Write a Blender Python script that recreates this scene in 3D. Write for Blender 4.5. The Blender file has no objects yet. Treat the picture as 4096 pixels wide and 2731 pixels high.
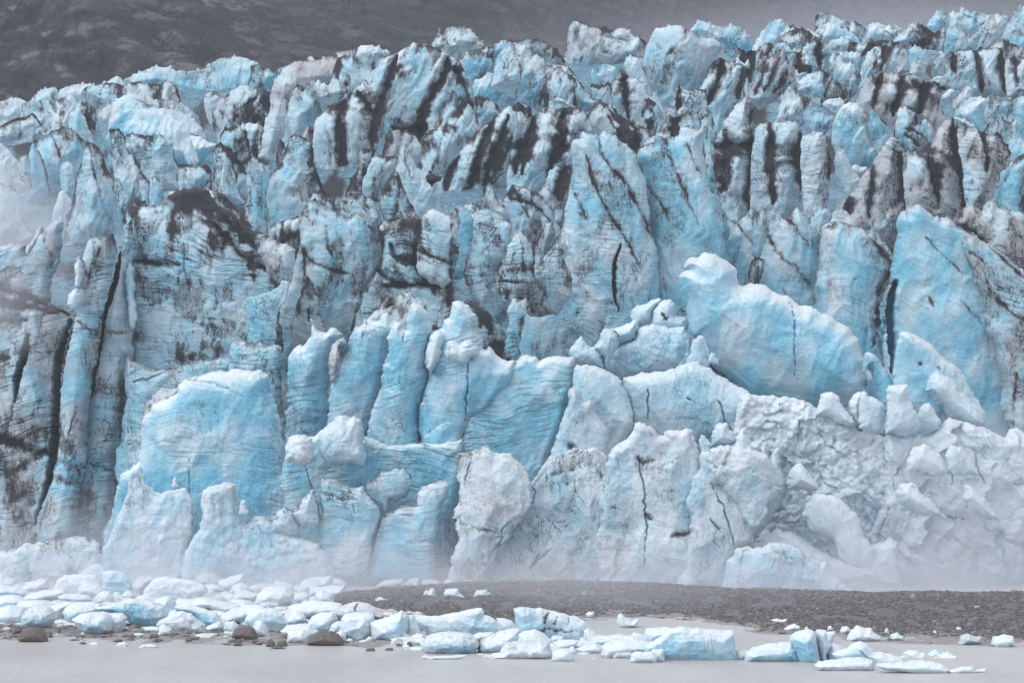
import bpy, math, random
import numpy as np
R = math.radians
scene = bpy.context.scene
COL = scene.collection

# ------------------------------------------------------------------ camera, world, sun, exposure
F = 4262.0            # focal length in pixels of a 1024 px wide frame
H = 20.0              # camera height over the water (a ship's upper deck)
HOR = 409.0           # picture row of the horizon
cam_d = bpy.data.cameras.new("camera")
cam = bpy.data.objects.new("camera", cam_d)
COL.objects.link(cam)
cam.location = (0, 0, H)
cam.rotation_euler = (R(90), 0, 0)
cam_d.sensor_width = 36.0
cam_d.lens = 36.0 * F / 1024.0
cam_d.shift_y = (HOR - 341.0) / 1024.0
cam_d.clip_start = 1.0
cam_d.clip_end = 9000.0
scene.camera = cam

SUN_EL, SUN_AZ = 52.0, -128.0          # sun_az: where the light comes from, degrees from +Y clockwise
world = bpy.data.worlds.new("World")
scene.world = world
world.use_nodes = True
nt = world.node_tree
nt.nodes.clear()
wo = nt.nodes.new("ShaderNodeOutputWorld")
bg = nt.nodes.new("ShaderNodeBackground")
sky = nt.nodes.new("ShaderNodeTexSky")
sky.sky_type = 'NISHITA'
sky.sun_disc = False
sky.sun_elevation = R(SUN_EL)
sky.sun_rotation = R(SUN_AZ)
sky.air_density = 1.0
sky.dust_density = 1.5
hs = nt.nodes.new("ShaderNodeHueSaturation")      # an overcast sky has little blue left
hs.inputs['Saturation'].default_value = 0.22
nt.links.new(sky.outputs[0], hs.inputs['Color'])
nt.links.new(hs.outputs[0], bg.inputs[0])
nt.links.new(bg.outputs[0], wo.inputs[0])
bg.inputs[1].default_value = 0.15
sl = bpy.data.lights.new("sun", 'SUN')
sl.energy = 0.8
sl.angle = R(60)
sl.color = (1.0, 0.985, 0.965)
so = bpy.data.objects.new("sun", sl)
COL.objects.link(so)
so.rotation_euler = (R(90 - SUN_EL), 0, R(180 - SUN_AZ))
scene.view_settings.view_transform = 'Standard'
scene.view_settings.look = 'None'
scene.view_settings.gamma = 1.0
scene.view_settings.use_curve_mapping = False
scene.view_settings.exposure = 0.58
cy = scene.cycles
cy.max_bounces = 10
cy.diffuse_bounces = 4
cy.glossy_bounces = 2
cy.transmission_bounces = 2
cy.volume_bounces = 1
cy.volume_step_rate = 4.0
cy.use_denoising = True
cy.caustics_reflective = False
cy.caustics_refractive = False

# ------------------------------------------------------------------ noise
_rng = np.random.default_rng(7)
_P = _rng.permutation(256).astype(np.int32)
_P = np.concatenate([_P, _P, _P])
_GA = _rng.random(256) * 2 * np.pi
_GX, _GY = np.cos(_GA), np.sin(_GA)

def pn(x, y, seed=0):
    xi = np.floor(x).astype(np.int64); yi = np.floor(y).astype(np.int64)
    fx = x - xi; fy = y - yi
    u = fx * fx * fx * (fx * (fx * 6 - 15) + 10); v = fy * fy * fy * (fy * (fy * 6 - 15) + 10)
    def g(ix, iy, dx, dy):
        h = _P[_P[(ix + seed * 37) & 255] + ((iy + seed * 91) & 255)]
        return _GX[h] * dx + _GY[h] * dy
    a = g(xi, yi, fx, fy); b = g(xi + 1, yi, fx - 1, fy)
    c = g(xi, yi + 1, fx, fy - 1); d = g(xi + 1, yi + 1, fx - 1, fy - 1)
    return ((a + (b - a) * u) * (1 - v) + (c + (d - c) * u) * v) * 1.5

def fbm(x, y, seed=0, o=4, g=0.5):
    s = 0; a = 1.0; t = 0
    for i in range(o):
        s = s + a * pn(x, y, seed + i * 13); t += a
        x = x * 2.03 + 5.1; y = y * 2.03 + 1.7; a *= g
    return s / t * 1.3

def cells(x, y, seed=0):
    """Voronoi: F1^2, F2^2, and the offset to and random numbers of the nearest cell."""
    xi = np.floor(x).astype(np.int64); yi = np.floor(y).astype(np.int64)
    f1 = np.full(x.shape, 9.0); f2 = np.full(x.shape, 9.0)
    ox = np.zeros(x.shape); oy = np.zeros(x.shape); hh = np.zeros(x.shape, np.int64)
    for i in (-1, 0, 1):
        for j in (-1, 0, 1):
            cx = xi + i; cyy = yi + j
            h = _P[_P[(cx + seed * 53) & 255] + ((cyy + seed * 29) & 255)]
            px = cx + 0.5 + 0.42 * _GX[h]; py = cyy + 0.5 + 0.42 * _GY[h]
            dx = x - px; dy = y - py; d = dx * dx + dy * dy
            m = d < f1
            f2 = np.where(m, f1, np.minimum(f2, d))
            ox = np.where(m, dx, ox); oy = np.where(m, dy, oy); hh = np.where(m, h, hh)
            f1 = np.where(m, d, f1)
    return f1, f2, ox, oy, hh

def sstep(a, b, x):
    t = np.clip((x - a) / (b - a), 0, 1)
    return t * t * (3 - 2 * t)

# ------------------------------------------------------------------ picture to world
def unit(code):
    if code == 'O': return 0.0, 0.0, 4096 / 2352 / 4
    if code == 'P': return 0.0, 550.0, 1400 / 2352 / 4
    if code == 'Q': return 325.0, 550.0, 1400 / 2352 / 4
    if code == 'R': return 650.0, 550.0, 1496 / 2352 / 4
    return int(code[1]) * 256.0, int(code[0]) * 227.5, 1 / 1.72266 / 4

def pts(code, s):
    a = np.array([[float(v) for v in p.split(',')] for p in s.split()])
    ox, oy, k = unit(code)
    return a * k + np.array([ox, oy])

def rough_poly(p, rng, amp=0.1, seg=2.0):
    """Breaks the straight runs of an outline into the uneven edge that ice has."""
    out = []
    n = len(p)
    def rec(a, b, lvl):
        L = np.hypot(*(b - a))
        if L < seg or lvl > 6:
            return [a]
        nrm = np.array([-(b - a)[1], (b - a)[0]])
        m = (a + b) / 2 + nrm * rng.normal() * amp * min(1, 6 / L + .25)
        return rec(a, m, lvl + 1) + rec(m, b, lvl + 1)
    for i in range(n):
        out += rec(p[i], p[(i + 1) % n], 0)
    return np.array(out)

def spikes(p, rng, amp):
    """Teeth and splinters on the edges of an outline that face up."""
    a = p; b = np.roll(p, -1, 0)
    cw = np.sign(np.sum(a[:, 0] * b[:, 1] - b[:, 0] * a[:, 1]))      # > 0: runs clockwise on the picture
    out = []
    for q, r in zip(a, b):
        out.append(q)
        L = float(np.hypot(*(r - q)))
        d = (r - q) / (L + 1e-9)
        if d[0] * cw < .4 or L < 2.2: continue
        n = max(2, int(L / rng.uniform(1.6, 2.8)))
        for i in range(1, n):
            h = amp * rng.random() ** 1.9 * (1 if i % 2 else .15)
            out.append(q + (r - q) * (i + rng.uniform(-.3, .3)) / n + np.array([rng.normal() * .35, -h]))
    return np.array(out)

def px_mid(P): return float(P[:, 0].mean())

def seg_dist(X, Y, A, B):
    """Distance from points to the segments A-B, and the nearest point."""
    best = np.full(X.shape, 1e18); nx = np.zeros(X.shape); ny = np.zeros(X.shape)
    for a, b in zip(A, B):
        dx, dy = b - a
        L = dx * dx + dy * dy + 1e-12
        t = np.clip(((X - a[0]) * dx + (Y - a[1]) * dy) / L, 0, 1)
        qx = a[0] + t * dx; qy = a[1] + t * dy
        d = (X - qx) ** 2 + (Y - qy) ** 2
        m = d < best
        best = np.where(m, d, best); nx = np.where(m, qx, nx); ny = np.where(m, qy, ny)
    return np.sqrt(best), nx, ny

def line_dist(X, Y, L):
    d, nx, ny = seg_dist(X, Y, L[:-1], L[1:])
    return d

def inside(X, Y, P):
    c = np.zeros(X.shape, bool)
    n = len(P)
    for i in range(n):
        x1, y1 = P[i]; x2, y2 = P[(i + 1) % n]
        if y1 == y2: continue
        m = ((y1 > Y) != (y2 > Y)) & (X < (x2 - x1) * (Y - y1) / (y2 - y1) + x1)
        c ^= m
    return c

def mesh_from(name, V, Fq, mat, attrs=None, smooth=True, link=True):
    me = bpy.data.meshes.new(name)
    me.vertices.add(len(V)); me.vertices.foreach_set("co", np.asarray(V, np.float32).ravel())
    k = Fq.shape[1]
    me.loops.add(Fq.size); me.loops.foreach_set("vertex_index", Fq.astype(np.int32).ravel())
    me.polygons.add(len(Fq))
    me.polygons.foreach_set("loop_start", np.arange(0, Fq.size, k, dtype=np.int32))
    me.polygons.foreach_set("loop_total", np.full(len(Fq), k, np.int32))
    me.polygons.foreach_set("use_smooth", np.full(len(Fq), smooth))
    for an, av in (attrs or {}).items():
        if av.shape[1] == 4:
            at = me.attributes.new(an, 'FLOAT_COLOR', 'POINT'); at.data.foreach_set("color", av.astype(np.float32).ravel())
        else:
            at = me.attributes.new(an, 'FLOAT_VECTOR', 'POINT'); at.data.foreach_set("vector", av.astype(np.float32).ravel())
    me.update(calc_edges=True)
    me.materials.append(mat)
    ob = bpy.data.objects.new(name, me)
    COL.objects.link(ob)
    return ob

def tag(o, label=None, cat=None, group=None, kind=None):
    if label: o['label'] = label
    if cat: o['category'] = cat
    if group: o['group'] = group
    if kind: o['kind'] = kind
    return o

_seed = [10]
DEF = dict(T=None, w=None, st=.35, sa=0., dirt=.3, top=.25, toplen=10., blue=.3, warm=.15, fl='', fw=2.2, fs=.8,
           gv='', gvd=.5, gw=2.2, gd=4.5, cr='', cw=.9, cd=1.6, ridge='', rs=.25, a1=.8, c1=(6., 9.), a2=.25, c2=(1.6, 2.2), fr=.0, cf=(4., 5.),
           lump=.0, rough=.12, snow=.5, tilt=0., tiltz=0., back=.7, sharp=0., flute=.0, fp=2.5, fsl=0., g=None, blk=0., rel=.6, crisp=1.)

def form(name, label, cat, code, D, poly, mat, group=None, **kw):
    """One body of ice or rock: a traced outline given a real distance, size and thickness. Front and back are
    sculpted surfaces that meet at the outline. o: see DEF."""
    o = dict(DEF); o.update(kw)
    _seed[0] += 1
    sd = _seed[0]
    rng = np.random.default_rng(sd)
    P = pts(code, poly) if isinstance(poly, str) else poly
    if mat is ICE and D > 525: P = spikes(P, rng, 3.6)
    P0 = P
    P = rough_poly(P, rng, o['rough'] * (.6 if mat is ICE and D > 545 else .85), 1.8 if o['g'] is None else max(.8, o['g'] * 1.5))
    s = D / F
    x0, y0 = P.min(0); x1, y1 = P.max(0)
    W, Hh = x1 - x0, y1 - y0
    area = W * Hh
    g = o['g'] or min(max(math.sqrt(area) / 80, .42), 1.0 if (o['cr'] or o['gv'] or D > 560) else 1.2)
    gx = np.arange(x0 - 2 * g, x1 + 2 * g, g); gy = np.arange(y0 - 2 * g, y1 + 2 * g, g)
    X, Y = np.meshgrid(gx, gy)
    ins = inside(X, Y, P)
    cell = ins[:-1, :-1] | ins[1:, :-1] | ins[:-1, 1:] | ins[1:, 1:]
    use = np.zeros(ins.shape, bool)
    use[:-1, :-1] |= cell; use[1:, :-1] |= cell; use[:-1, 1:] |= cell; use[1:, 1:] |= cell
    idx = -np.ones(ins.shape, np.int64); nU = int(use.sum()); idx[use] = np.arange(nU)
    # distance below the outline's top, column by column
    top = np.where(ins.any(0), gy[ins.argmax(0)], y0)
    DT = (Y - top[None, :])[use]
    x = X[use]; y = Y[use]; inn = ins[use]
    d, nx, ny = seg_dist(x, y, P, np.roll(P, -1, 0))
    x = np.where(inn, x, nx); y = np.where(inn, y, ny); d = np.where(inn, d, 0)
    d0 = seg_dist(x, y, P0, np.roll(P0, -1, 0))[0]
    tb = sstep(0, 5, d)
    dm = (d * (1 - tb) + d0 * tb) * s
    mx = float(dm.max()) + 1e-6
    T = (o['T'] * (.5 if D > 502 or o['rs'] > .45 else .34) if o['T'] > 3 else o['T']) if o['T'] is not None else min(max(.5 * mx, .4), 2.6)
    w = o['w'] * .5 if o['w'] is not None else min(mx * .5, .95)
    if mat is ICE and D > 565 and o['w'] is None:            # blades: two planes that meet in a crest
        w = min(mx * .85, 3.2); o['sharp'] = .72; T = min(max(.62 * w, .5), 2.6)
    w = min(w, mx)
    t = np.clip(dm / w, 0, 1)
    e = 2.0 - o['sharp']
    prof = (1 - (1 - t) ** e) ** (1 / e) if o['sharp'] < .9 else t
    m = x * s; z = -y * s                                    # metres in the plane
    mc = (m.min() + m.max()) / 2; zc = (z.min() + z.max()) / 2
    hgt = T * .72 * prof + T * .28 * sstep(0, 1, dm / mx)
    wx = fbm(m / 7, z / 7, sd, 3) * 2.0; wz = fbm(m / 7 + 31, z / 7, sd + 3, 3) * 2.0
    mm, zz = m + wx * min(1, mx / 4), z + wz * min(1, mx / 4)
    if mat is ICE and D > 545: o['dirt'] = min(1, o['dirt'] * 1.05 + (.1 if px_mid(P) > 230 else .0))
    if mat is ICE and D <= 556 and 'rel' not in kw: o['rel'] = .36 if o['dirt'] < .1 else .42
    if mat is ICE and D > 560 and px_mid(P) < 235: o['dirt'] *= .7
    det = np.zeros(x.shape)
    k1 = min(1, mx / 3)
    up_ = mat is ICE and D > 545
    lean = .34 if (up_ and px_mid(P) > 370 and D > 565) else .0
    if up_: o['a1'] *= .6
    if o['a1']:
        f1, f2, ox, oy, hh = cells(mm / (o['c1'][0] * max(k1, .3)), zz / (o['c1'][1] * max(k1, .3)), sd)
        det += o['a1'] * k1 * (f1 * 2.6 - 1)
    if o['a2']:
        f1, f2, ox, oy, hh = cells(mm / (o['c2'][0] * max(k1, .4)), zz / (o['c2'][1] * max(k1, .4)), sd + 5)
        det += o['a2'] * k1 * (f1 * 2.4 - .8)
    if o['fr']:
        qa = mm * .84 + zz * .54 + fbm(m / 2.2, z / 2.2, sd + 8, 3) * .9; qb = zz * .84 - mm * .54 + fbm(m / 2.2, z / 2.2, sd + 7, 3) * .9
        f1, f2, ox, oy, hh = cells(qa / o['cf'][0], qb / (o['cf'][1] * 1.5), sd + 9)
        rx = _GX[(hh * 3) & 255]; ry = _GY[(hh * 5 + 7) & 255]
        det += o['fr'] * (rx * ox * 1.6 + ry * oy * 1.2 + .5 * _GX[(hh * 7 + 3) & 255])
        det -= o['fr'] * .22 * np.exp(-((np.sqrt(f2) - np.sqrt(f1)) / .05) ** 2)
    if o['lump']:
        f1, f2, ox, oy, hh = cells(m / 1.5 + wx * .3, z / 1.3 + wz * .3, sd + 15)
        det += o['lump'] * (1 - 2.2 * f1) * (.6 + .6 * _GX[hh])
        f1, f2, ox, oy, hh = cells(m / .6, z / .55, sd + 17)
        det += o['lump'] * .4 * (1 - 2.2 * f1)
    det += fbm(m / 2.6, z / 3.2, sd + 20, 5, .58) * .38 * max(k1, .25)
    nr = np.abs(fbm((mm - zz * lean) / (3.4 if up_ else 4.5), zz / (13 if up_ else 8), sd + 21, 4, .5))
    det += (.5 - 2.2 * nr) * (.75 if up_ else .55) * max(k1, .3) * o['crisp']
    det += 1.5 * min(1, mx / 4) * fbm(m / 13, z / 20, sd + 22, 2)
    det += o['tilt'] * (m - mc) + o['tiltz'] * (z - zc)
    # dirt, blue ice and bands
    ca, sa = math.cos(R(o['sa'])), math.sin(R(o['sa']))
    warp = fbm(m / 16, z / 22, sd + 30, 3) * 3.0
    along = m * ca - z * sa; across = m * sa + z * ca + warp
    ledge = pn(across * 1.1, along * .05, sd + 31) + .6 * pn(across * 2.7, along * .09, sd + 32)
    det += o['st'] * .07 * ledge
    n1 = fbm((m - z * lean) / 4.2, z / 10, sd + 40, 4); n2 = fbm(m / 1.3, z / 2.0, sd + 41, 4)
    n3 = fbm(along / 6, across / 1.6, sd + 42, 4)
    n4 = fbm((m - z * lean) / .9, z / 8, sd + 43, 4)                      # drip streaks
    dirt = o['dirt'] * (sstep(.02, .75, n1 + .5 * n3 + .45 * n2 + .35 * n4) * (1.0 if D > 510 else .8))
    if mat is ICE: dirt = dirt + min(1, o['dirt'] * 1.2) * .6 * sstep(.16, .42, nr + .12 * n2 + .08 * n4)
    rim = np.exp(-d / .85) * ((.35 if up_ else .1) + .9 * sstep(-.1, .5, n2 + n1))
    dirt = dirt + o['top'] * (rim * .9 + 1.1 * sstep(.15, 1.0, (1 - DT / o['toplen']) + n1 * .9 + n2 * .4 - .25))
    if o['flute']:                                          # parallel grooves with silt lying in them
        fo = (m + z * math.tan(R(o['fsl']))) + fbm(m / 14, z / 14, sd + 50, 2) * 2.5
        c = 1 - np.abs(((fo / o['fp']) % 1.0) * 2 - 1)       # 0 in the groove, 1 on the rib
        c = c + fbm(m / 3, z / 9, sd + 51, 3) * .35
        det += o['flute'] * .55 * o['fp'] * .5 * (np.sqrt(np.clip(c, 0, 1)) - .6)
        dirt = dirt + o['flute'] * 1.05 * sstep(.42, .04, c) * sstep(-.55, .2, n1 + .3)
    for sg in filter(None, o['fl'].split(';')):
        dd, uu = _open_dist(x, y, pts(code, sg), rng)
        dd = dd + 1.2 * n2 * min(1, o['fw'] / 3)
        fw_ = o['fw'] if o['fw'] < 4 else 4 + (o['fw'] - 4) * .25
        wv = fw_ * (1 + .45 * n1 + .4 * pn(uu * 6, uu * 0 + sd * .37, 61)) * (.3 + .7 * np.clip(np.minimum(uu + .05, 1 - uu) * 5, 0, 1))
        wv = np.maximum(wv, .35)
        gsn = np.exp(-(dd / wv) ** 2)
        det -= gsn * min(1.2, o['fw'] * s * 1.5) * (1.1 if o['fw'] > 3 else .5) / max(o['rel'], .3)
        dirt = dirt + o['fs'] * (.62 * np.exp(-(dd / wv) ** 2) + .5 * np.exp(-(dd / (.42 * wv)) ** 2)) * ((1.0 if o['fw'] > 3 else .72) + .5 * n2 + .35 * n3 + .5 * n4) + o['fs'] * .28 * np.exp(-(dd / (wv * 2.6)) ** 2) * sstep(-.3, .4, n3)
    crk = np.zeros(x.shape)
    for sg in filter(None, o['cr'].split(';')):
        dd, uu = _open_dist(x, y, pts(code, sg), rng)
        cw_ = .4 * o['cw'] * (.35 + .95 * np.clip(np.minimum(uu + .02, 1 - uu) * 3, 0, 1)) * (1 + .5 * pn(uu * 9, uu * 0 + sd * .11, 62))
        c = sstep(cw_ * 1.25, cw_ * .45, dd)
        crk = np.maximum(crk, c)
    gv = np.zeros(x.shape)
    for sg in filter(None, o['gv'].split(';')):
        dd, uu = _open_dist(x, y, pts(code, sg), rng)
        ww = o['gw'] * (.25 + .85 * np.clip(np.minimum(uu + .1, 1 - uu) * 3, 0, 1)) * (1 + .25 * pn(uu * 7, uu * 0 + sd * .11, 63))
        c = sstep(ww * 1.15, ww * .75, dd); gv = np.maximum(gv, c)
    for sg in filter(None, o['ridge'].split(';')):
        dd = _open_dist(x, y, pts(code, sg), rng)[0] * s
        det += o['rs'] * T * (1 - np.clip(dd / (mx * 1.1), 0, 1)) * 1.3 - o['rs'] * T * .4
    fade = np.clip(dm / (.45 * w), 0, 1)
    hgt = hgt + (det * o['rel'] - (.18 + .11 * o['cd']) * crk) * fade
    hgt = np.maximum(hgt, -.4 * T * fade - (.18 + .11 * o['cd']) * crk * fade)
    hgt = hgt - gv * o['gd'] * (dm > 0)
    if o['blk']:
        bl = fbm(m * .5, z * .09, sd + 60, 3)
        dirt = dirt + o['blk'] * sstep(.0, .5, bl + .3 * n3) * sstep(-.3, .2, n1)
    dirt = dirt + gv * o['gvd']  # crevasse shade painted into the deep grooves, on top of the dirt
    blue = gv * .9 + o['blue'] * (.75 + 1.0 * fbm(m / 4, z / 6, sd + 70, 3)) + crk * .6
    if o['snow']:
        blue = blue - o['snow'] * .5 * np.exp(-DT / 5.0)
    if D < 512: o['warm'] *= .55
    warm = o['warm'] * (.9 + 1.4 * fbm(m / 4 + 9, z / 5, sd + 80, 4))
    Xw = (x - 512) * s; Zw = H - (y - HOR) * s
    Vf = np.stack([Xw, D - hgt, Zw], 1)
    hb = o['back'] * T * prof + o['back'] * .5 * k1 * fbm(m / 3 + 50, z / 3, sd + 90, 3) * fade
    inner = inn & (d > 0)
    bi = -np.ones(nU, np.int64); nb = int(inner.sum()); bi[inner] = nU + np.arange(nb); bi[~inner] = np.arange(nU)[~inner]
    Vb = np.stack([Xw, D + hb, Zw], 1)[inner]
    V = np.concatenate([Vf, Vb])
    q = np.stack([idx[:-1, :-1][cell], idx[1:, :-1][cell], idx[1:, 1:][cell], idx[:-1, 1:][cell]], 1)
    Fq = np.concatenate([q, bi[q][:, ::-1]])
    c4 = np.stack([np.clip(dirt, 0, 1), np.clip(blue, 0, 1), np.clip(warm, 0, 1), np.full(x.shape, o['st'])], 1)
    a3 = np.stack([along, across, np.full(x.shape, sd * 3.7)], 1)
    e3 = np.stack([np.full(x.shape, min(.85, o['snow']) if (D < 512 or o['snow'] > .7) else .32), np.full(x.shape, 1.0 if D < 491 else .0), np.zeros(x.shape)], 1)
    at = {'ex': np.concatenate([e3, e3[inner]]), 'ice': np.concatenate([c4, c4[inner]]), 'band': np.concatenate([a3, a3[inner]])}
    ob = mesh_from(name, V, Fq, mat, at)
    # the origin at the foot, in the middle
    cx = float((V[:, 0].min() + V[:, 0].max()) / 2); zb = float(V[:, 2].min())
    ob.data.transform(__import__('mathutils').Matrix.Translation((-cx, -D, -zb)))
    ob.location = (cx, D, zb)
    tag(ob, label, cat, group)
    return ob

def _open_dist(x, y, L, rng):
    """Distance to a jittered line, and how far along it the nearest point lies (0..1)."""
    Q = [L[0]]
    for a, b in zip(L[:-1], L[1:]):
        n = max(1, int(np.hypot(*(b - a)) / 3.2))
        for i in range(1, n + 1):
            p = a + (b - a) * i / n
            if i < n: p = p + rng.normal(size=2) * .6
            Q.append(p)
    Q = np.array(Q)
    seg = np.hypot(*(Q[1:] - Q[:-1]).T); cum = np.concatenate([[0], np.cumsum(seg)]); tot = cum[-1] + 1e-9
    best = np.full(x.shape, 1e18); u = np.zeros(x.shape)
    for i, (a, b) in enumerate(zip(Q[:-1], Q[1:])):
        dx, dy = b - a; LL = dx * dx + dy * dy + 1e-12
        t = np.clip(((x - a[0]) * dx + (y - a[1]) * dy) / LL, 0, 1)
        d = (x - a[0] - t * dx) ** 2 + (y - a[1] - t * dy) ** 2
        m = d < best
        best = np.where(m, d, best); u = np.where(m, (cum[i] + t * seg[i]) / tot, u)
    return np.sqrt(best), u

# ------------------------------------------------------------------ materials
def new_mat(name):
    m = bpy.data.materials.new(name); m.use_nodes = True
    n = m.node_tree; n.nodes.clear()
    return m, n

class NT:
    def __init__(s, n): s.n = n
    def add(s, t, **kw):
        x = s.n.nodes.new(t)
        for k, v in kw.items(): setattr(x, k, v)
        return x
    def link(s, a, b): s.n.links.new(a, b)
    def math(s, op, a, b=None, clamp=False):
        x = s.add("ShaderNodeMath", operation=op, use_clamp=clamp)
        for i, v in enumerate((a, b)):
            if v is None: continue
            if isinstance(v, (int, float)): x.inputs[i].default_value = v
            else: s.link(v, x.inputs[i])
        return x.outputs[0]
    def ramp(s, f, a, b):
        x = s.add("ShaderNodeMapRange", interpolation_type='SMOOTHSTEP')
        s.link(f, x.inputs[0]); x.inputs[1].default_value = a; x.inputs[2].default_value = b
        return x.outputs[0]
    def noise(s, vec, scale, detail=4, rough=.55, dist=0.):
        x = s.add("ShaderNodeTexNoise"); s.link(vec, x.inputs['Vector'])
        x.inputs['Scale'].default_value = scale; x.inputs['Detail'].default_value = detail
        x.inputs['Roughness'].default_value = rough; x.inputs['Distortion'].default_value = dist
        return x.outputs['Fac']
    def mix(s, f, a, b, mode='MIX'):
        x = s.add("ShaderNodeMix", data_type='RGBA', blend_type=mode)
        if isinstance(f, (int, float)): x.inputs[0].default_value = f
        else: s.link(f, x.inputs[0])
        for i, v in ((6, a), (7, b)):
            if isinstance(v, tuple): x.inputs[i].default_value = v + (1,)
            else: s.link(v, x.inputs[i])
        return x.outputs[2]
    def mapped(s, vec, sc, loc=(0, 0, 0)):
        x = s.add("ShaderNodeMapping"); s.link(vec, x.inputs[0]); x.inputs['Scale'].default_value = sc; x.inputs['Location'].default_value = loc
        return x.outputs[0]

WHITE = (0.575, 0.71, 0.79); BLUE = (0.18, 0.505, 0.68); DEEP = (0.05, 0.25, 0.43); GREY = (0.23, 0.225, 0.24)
SNOW = (0.77, 0.835, 0.885); DIRT = (0.012, 0.012, 0.018); SILT = (0.34, 0.30, 0.305)

def ice_mat(name, sss=.0, snow=.85, WHITE=WHITE):
    m, n = new_mat(name); t = NT(n)
    out = t.add("ShaderNodeOutputMaterial"); b = t.add("ShaderNodeBsdfPrincipled")
    t.link(b.outputs[0], out.inputs[0])
    at = t.add("ShaderNodeAttribute", attribute_name='ice'); bd = t.add("ShaderNodeAttribute", attribute_name='band')
    sp = t.add("ShaderNodeSeparateColor"); t.link(at.outputs['Color'], sp.inputs[0])
    dirt, blue, warm, st = sp.outputs[0], sp.outputs[1], sp.outputs[2], at.outputs['Alpha']
    tc = t.add("ShaderNodeNewGeometry")
    pos = tc.outputs['Position']
    big = t.noise(t.mapped(pos, (.12, .12, .09)), 1.0, 4)
    fine = t.noise(t.mapped(pos, (1, 1, .8)), 1.6, 6, .62)
    med = t.noise(t.mapped(pos, (1, 1, .7)), .45, 5, .6)
    # foliation: thin dark bands that follow the ice's own layers
    l1 = t.noise(t.mapped(bd.outputs['Vector'], (.2, 1.5, 1)), 1.0, 4, .7, .5)
    l2 = t.noise(t.mapped(bd.outputs['Vector'], (.35, 3.8, 1), (7, 3, 0)), 1.0, 4, .7, .4)
    pat = t.noise(t.mapped(bd.outputs['Vector'], (.10, .16, 1), (3, 9, 5)), 1.0, 3, .6)
    patm = t.ramp(pat, .44, .66)
    lines = t.math('MAXIMUM', t.math('MULTIPLY', t.ramp(l1, .55, .66), .85), t.math('MULTIPLY', t.ramp(l2, .54, .66), .8))
    lines = t.math('MULTIPLY', lines, t.math('MULTIPLY', st, t.math('ADD', .16, t.math('MULTIPLY', patm, 1.4))))
    bluel = t.math('MULTIPLY', t.ramp(l2, .45, .62), t.math('MULTIPLY', st, .3))
    # colours
    bf = t.math('ADD', blue, t.math('MULTIPLY', t.math('SUBTRACT', big, .5), .9))
    bf = t.math('ADD', bf, t.math('MULTIPLY', t.math('SUBTRACT', med, .5), .5))
    bf = t.math('ADD', bf, bluel, clamp=True)
    ex = t.add('ShaderNodeAttribute', attribute_name='ex'); sx = t.add('ShaderNodeSeparateXYZ'); t.link(ex.outputs['Vector'], sx.inputs[0])
    wh = t.mix(sx.outputs[1], WHITE, (.67, .745, .805))
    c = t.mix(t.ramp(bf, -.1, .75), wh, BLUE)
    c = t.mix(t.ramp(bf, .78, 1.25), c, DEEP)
    # snow and rotten ice on what faces up
    nz = t.add("ShaderNodeSeparateXYZ"); t.link(tc.outputs['Normal'], nz.inputs[0])
    up = t.ramp(t.math('ADD', nz.outputs[2], t.math('MULTIPLY', t.math('SUBTRACT', med, .5), .9)), .15, .95)
    c = t.mix(t.math('MULTIPLY', up, t.math('MULTIPLY', sx.outputs[0], snow), clamp=True), c, SNOW)
    wf = t.math('MULTIPLY', t.ramp(t.math('ADD', warm, t.math('MULTIPLY', t.math('SUBTRACT', fine, .5), .9)), .12, .8), .62, clamp=True)
    c = t.mix(wf, c, SILT)
    streak = t.math('ADD', t.math('MULTIPLY', t.noise(t.mapped(pos, (1, 1, .28)), 2.2, 6, .68), .6), t.math('MULTIPLY', t.noise(pos, 1.1, 6, .7), .4))
    df = t.math('ADD', dirt, t.math('MULTIPLY', t.math('SUBTRACT', streak, .5), t.math('ADD', .15, t.math('MULTIPLY', t.ramp(dirt, .02, .35), 1.75))))
    gr = t.math('MULTIPLY', t.ramp(t.math('ADD', df, t.math('MULTIPLY', t.math('SUBTRACT', med, .5), .5)), .0, .5), .6)
    c = t.mix(gr, c, GREY)
    df = t.ramp(df, .22, .78)
    vn = t.noise(t.mapped(pos, (.55, .55, .28)), 1.0, 4, .62, .6)
    vn2 = t.noise(t.mapped(pos, (1.5, 1.5, .5), (3, 1, 7)), 1.0, 3, .6, .8)
    ve = t.math('MAXIMUM', t.ramp(t.math('ABSOLUTE', t.math('SUBTRACT', vn, .5)), .022, .004), t.math('MULTIPLY', t.ramp(t.math('ABSOLUTE', t.math('SUBTRACT', vn2, .5)), .03, .0), .7))
    ve = t.math('MULTIPLY', ve, t.math('MULTIPLY', t.ramp(t.math('ADD', dirt, t.math('MULTIPLY', t.math('SUBTRACT', big, .5), .6)), -.04, .26), 1.0))
    df = t.math('MAXIMUM', df, ve)
    c = t.mix(t.math('MULTIPLY', lines, .62, clamp=True), c, (.13, .25, .32))
    df = t.math('ADD', df, t.math('MULTIPLY', lines, t.math('ADD', .08, t.math('MULTIPLY', t.ramp(t.math('ADD', dirt, t.math('MULTIPLY', t.math('SUBTRACT', big, .5), .5)), .0, .3), .7))), clamp=True)
    c = t.mix(t.math('MULTIPLY', df, .98), c, DIRT)
    # a little mottling
    v = t.math('ADD', .80, t.math('MULTIPLY', t.math('ADD', fine, med), .21))
    vv = t.add("ShaderNodeCombineColor"); [t.link(v, vv.inputs[i]) for i in range(3)]
    c = t.mix(1.0, c, vv.outputs[0], 'MULTIPLY')
    t.link(c, b.inputs['Base Color'])
    b.inputs['Roughness'].default_value = .55
    b.inputs['Specular IOR Level'].default_value = .35
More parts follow.
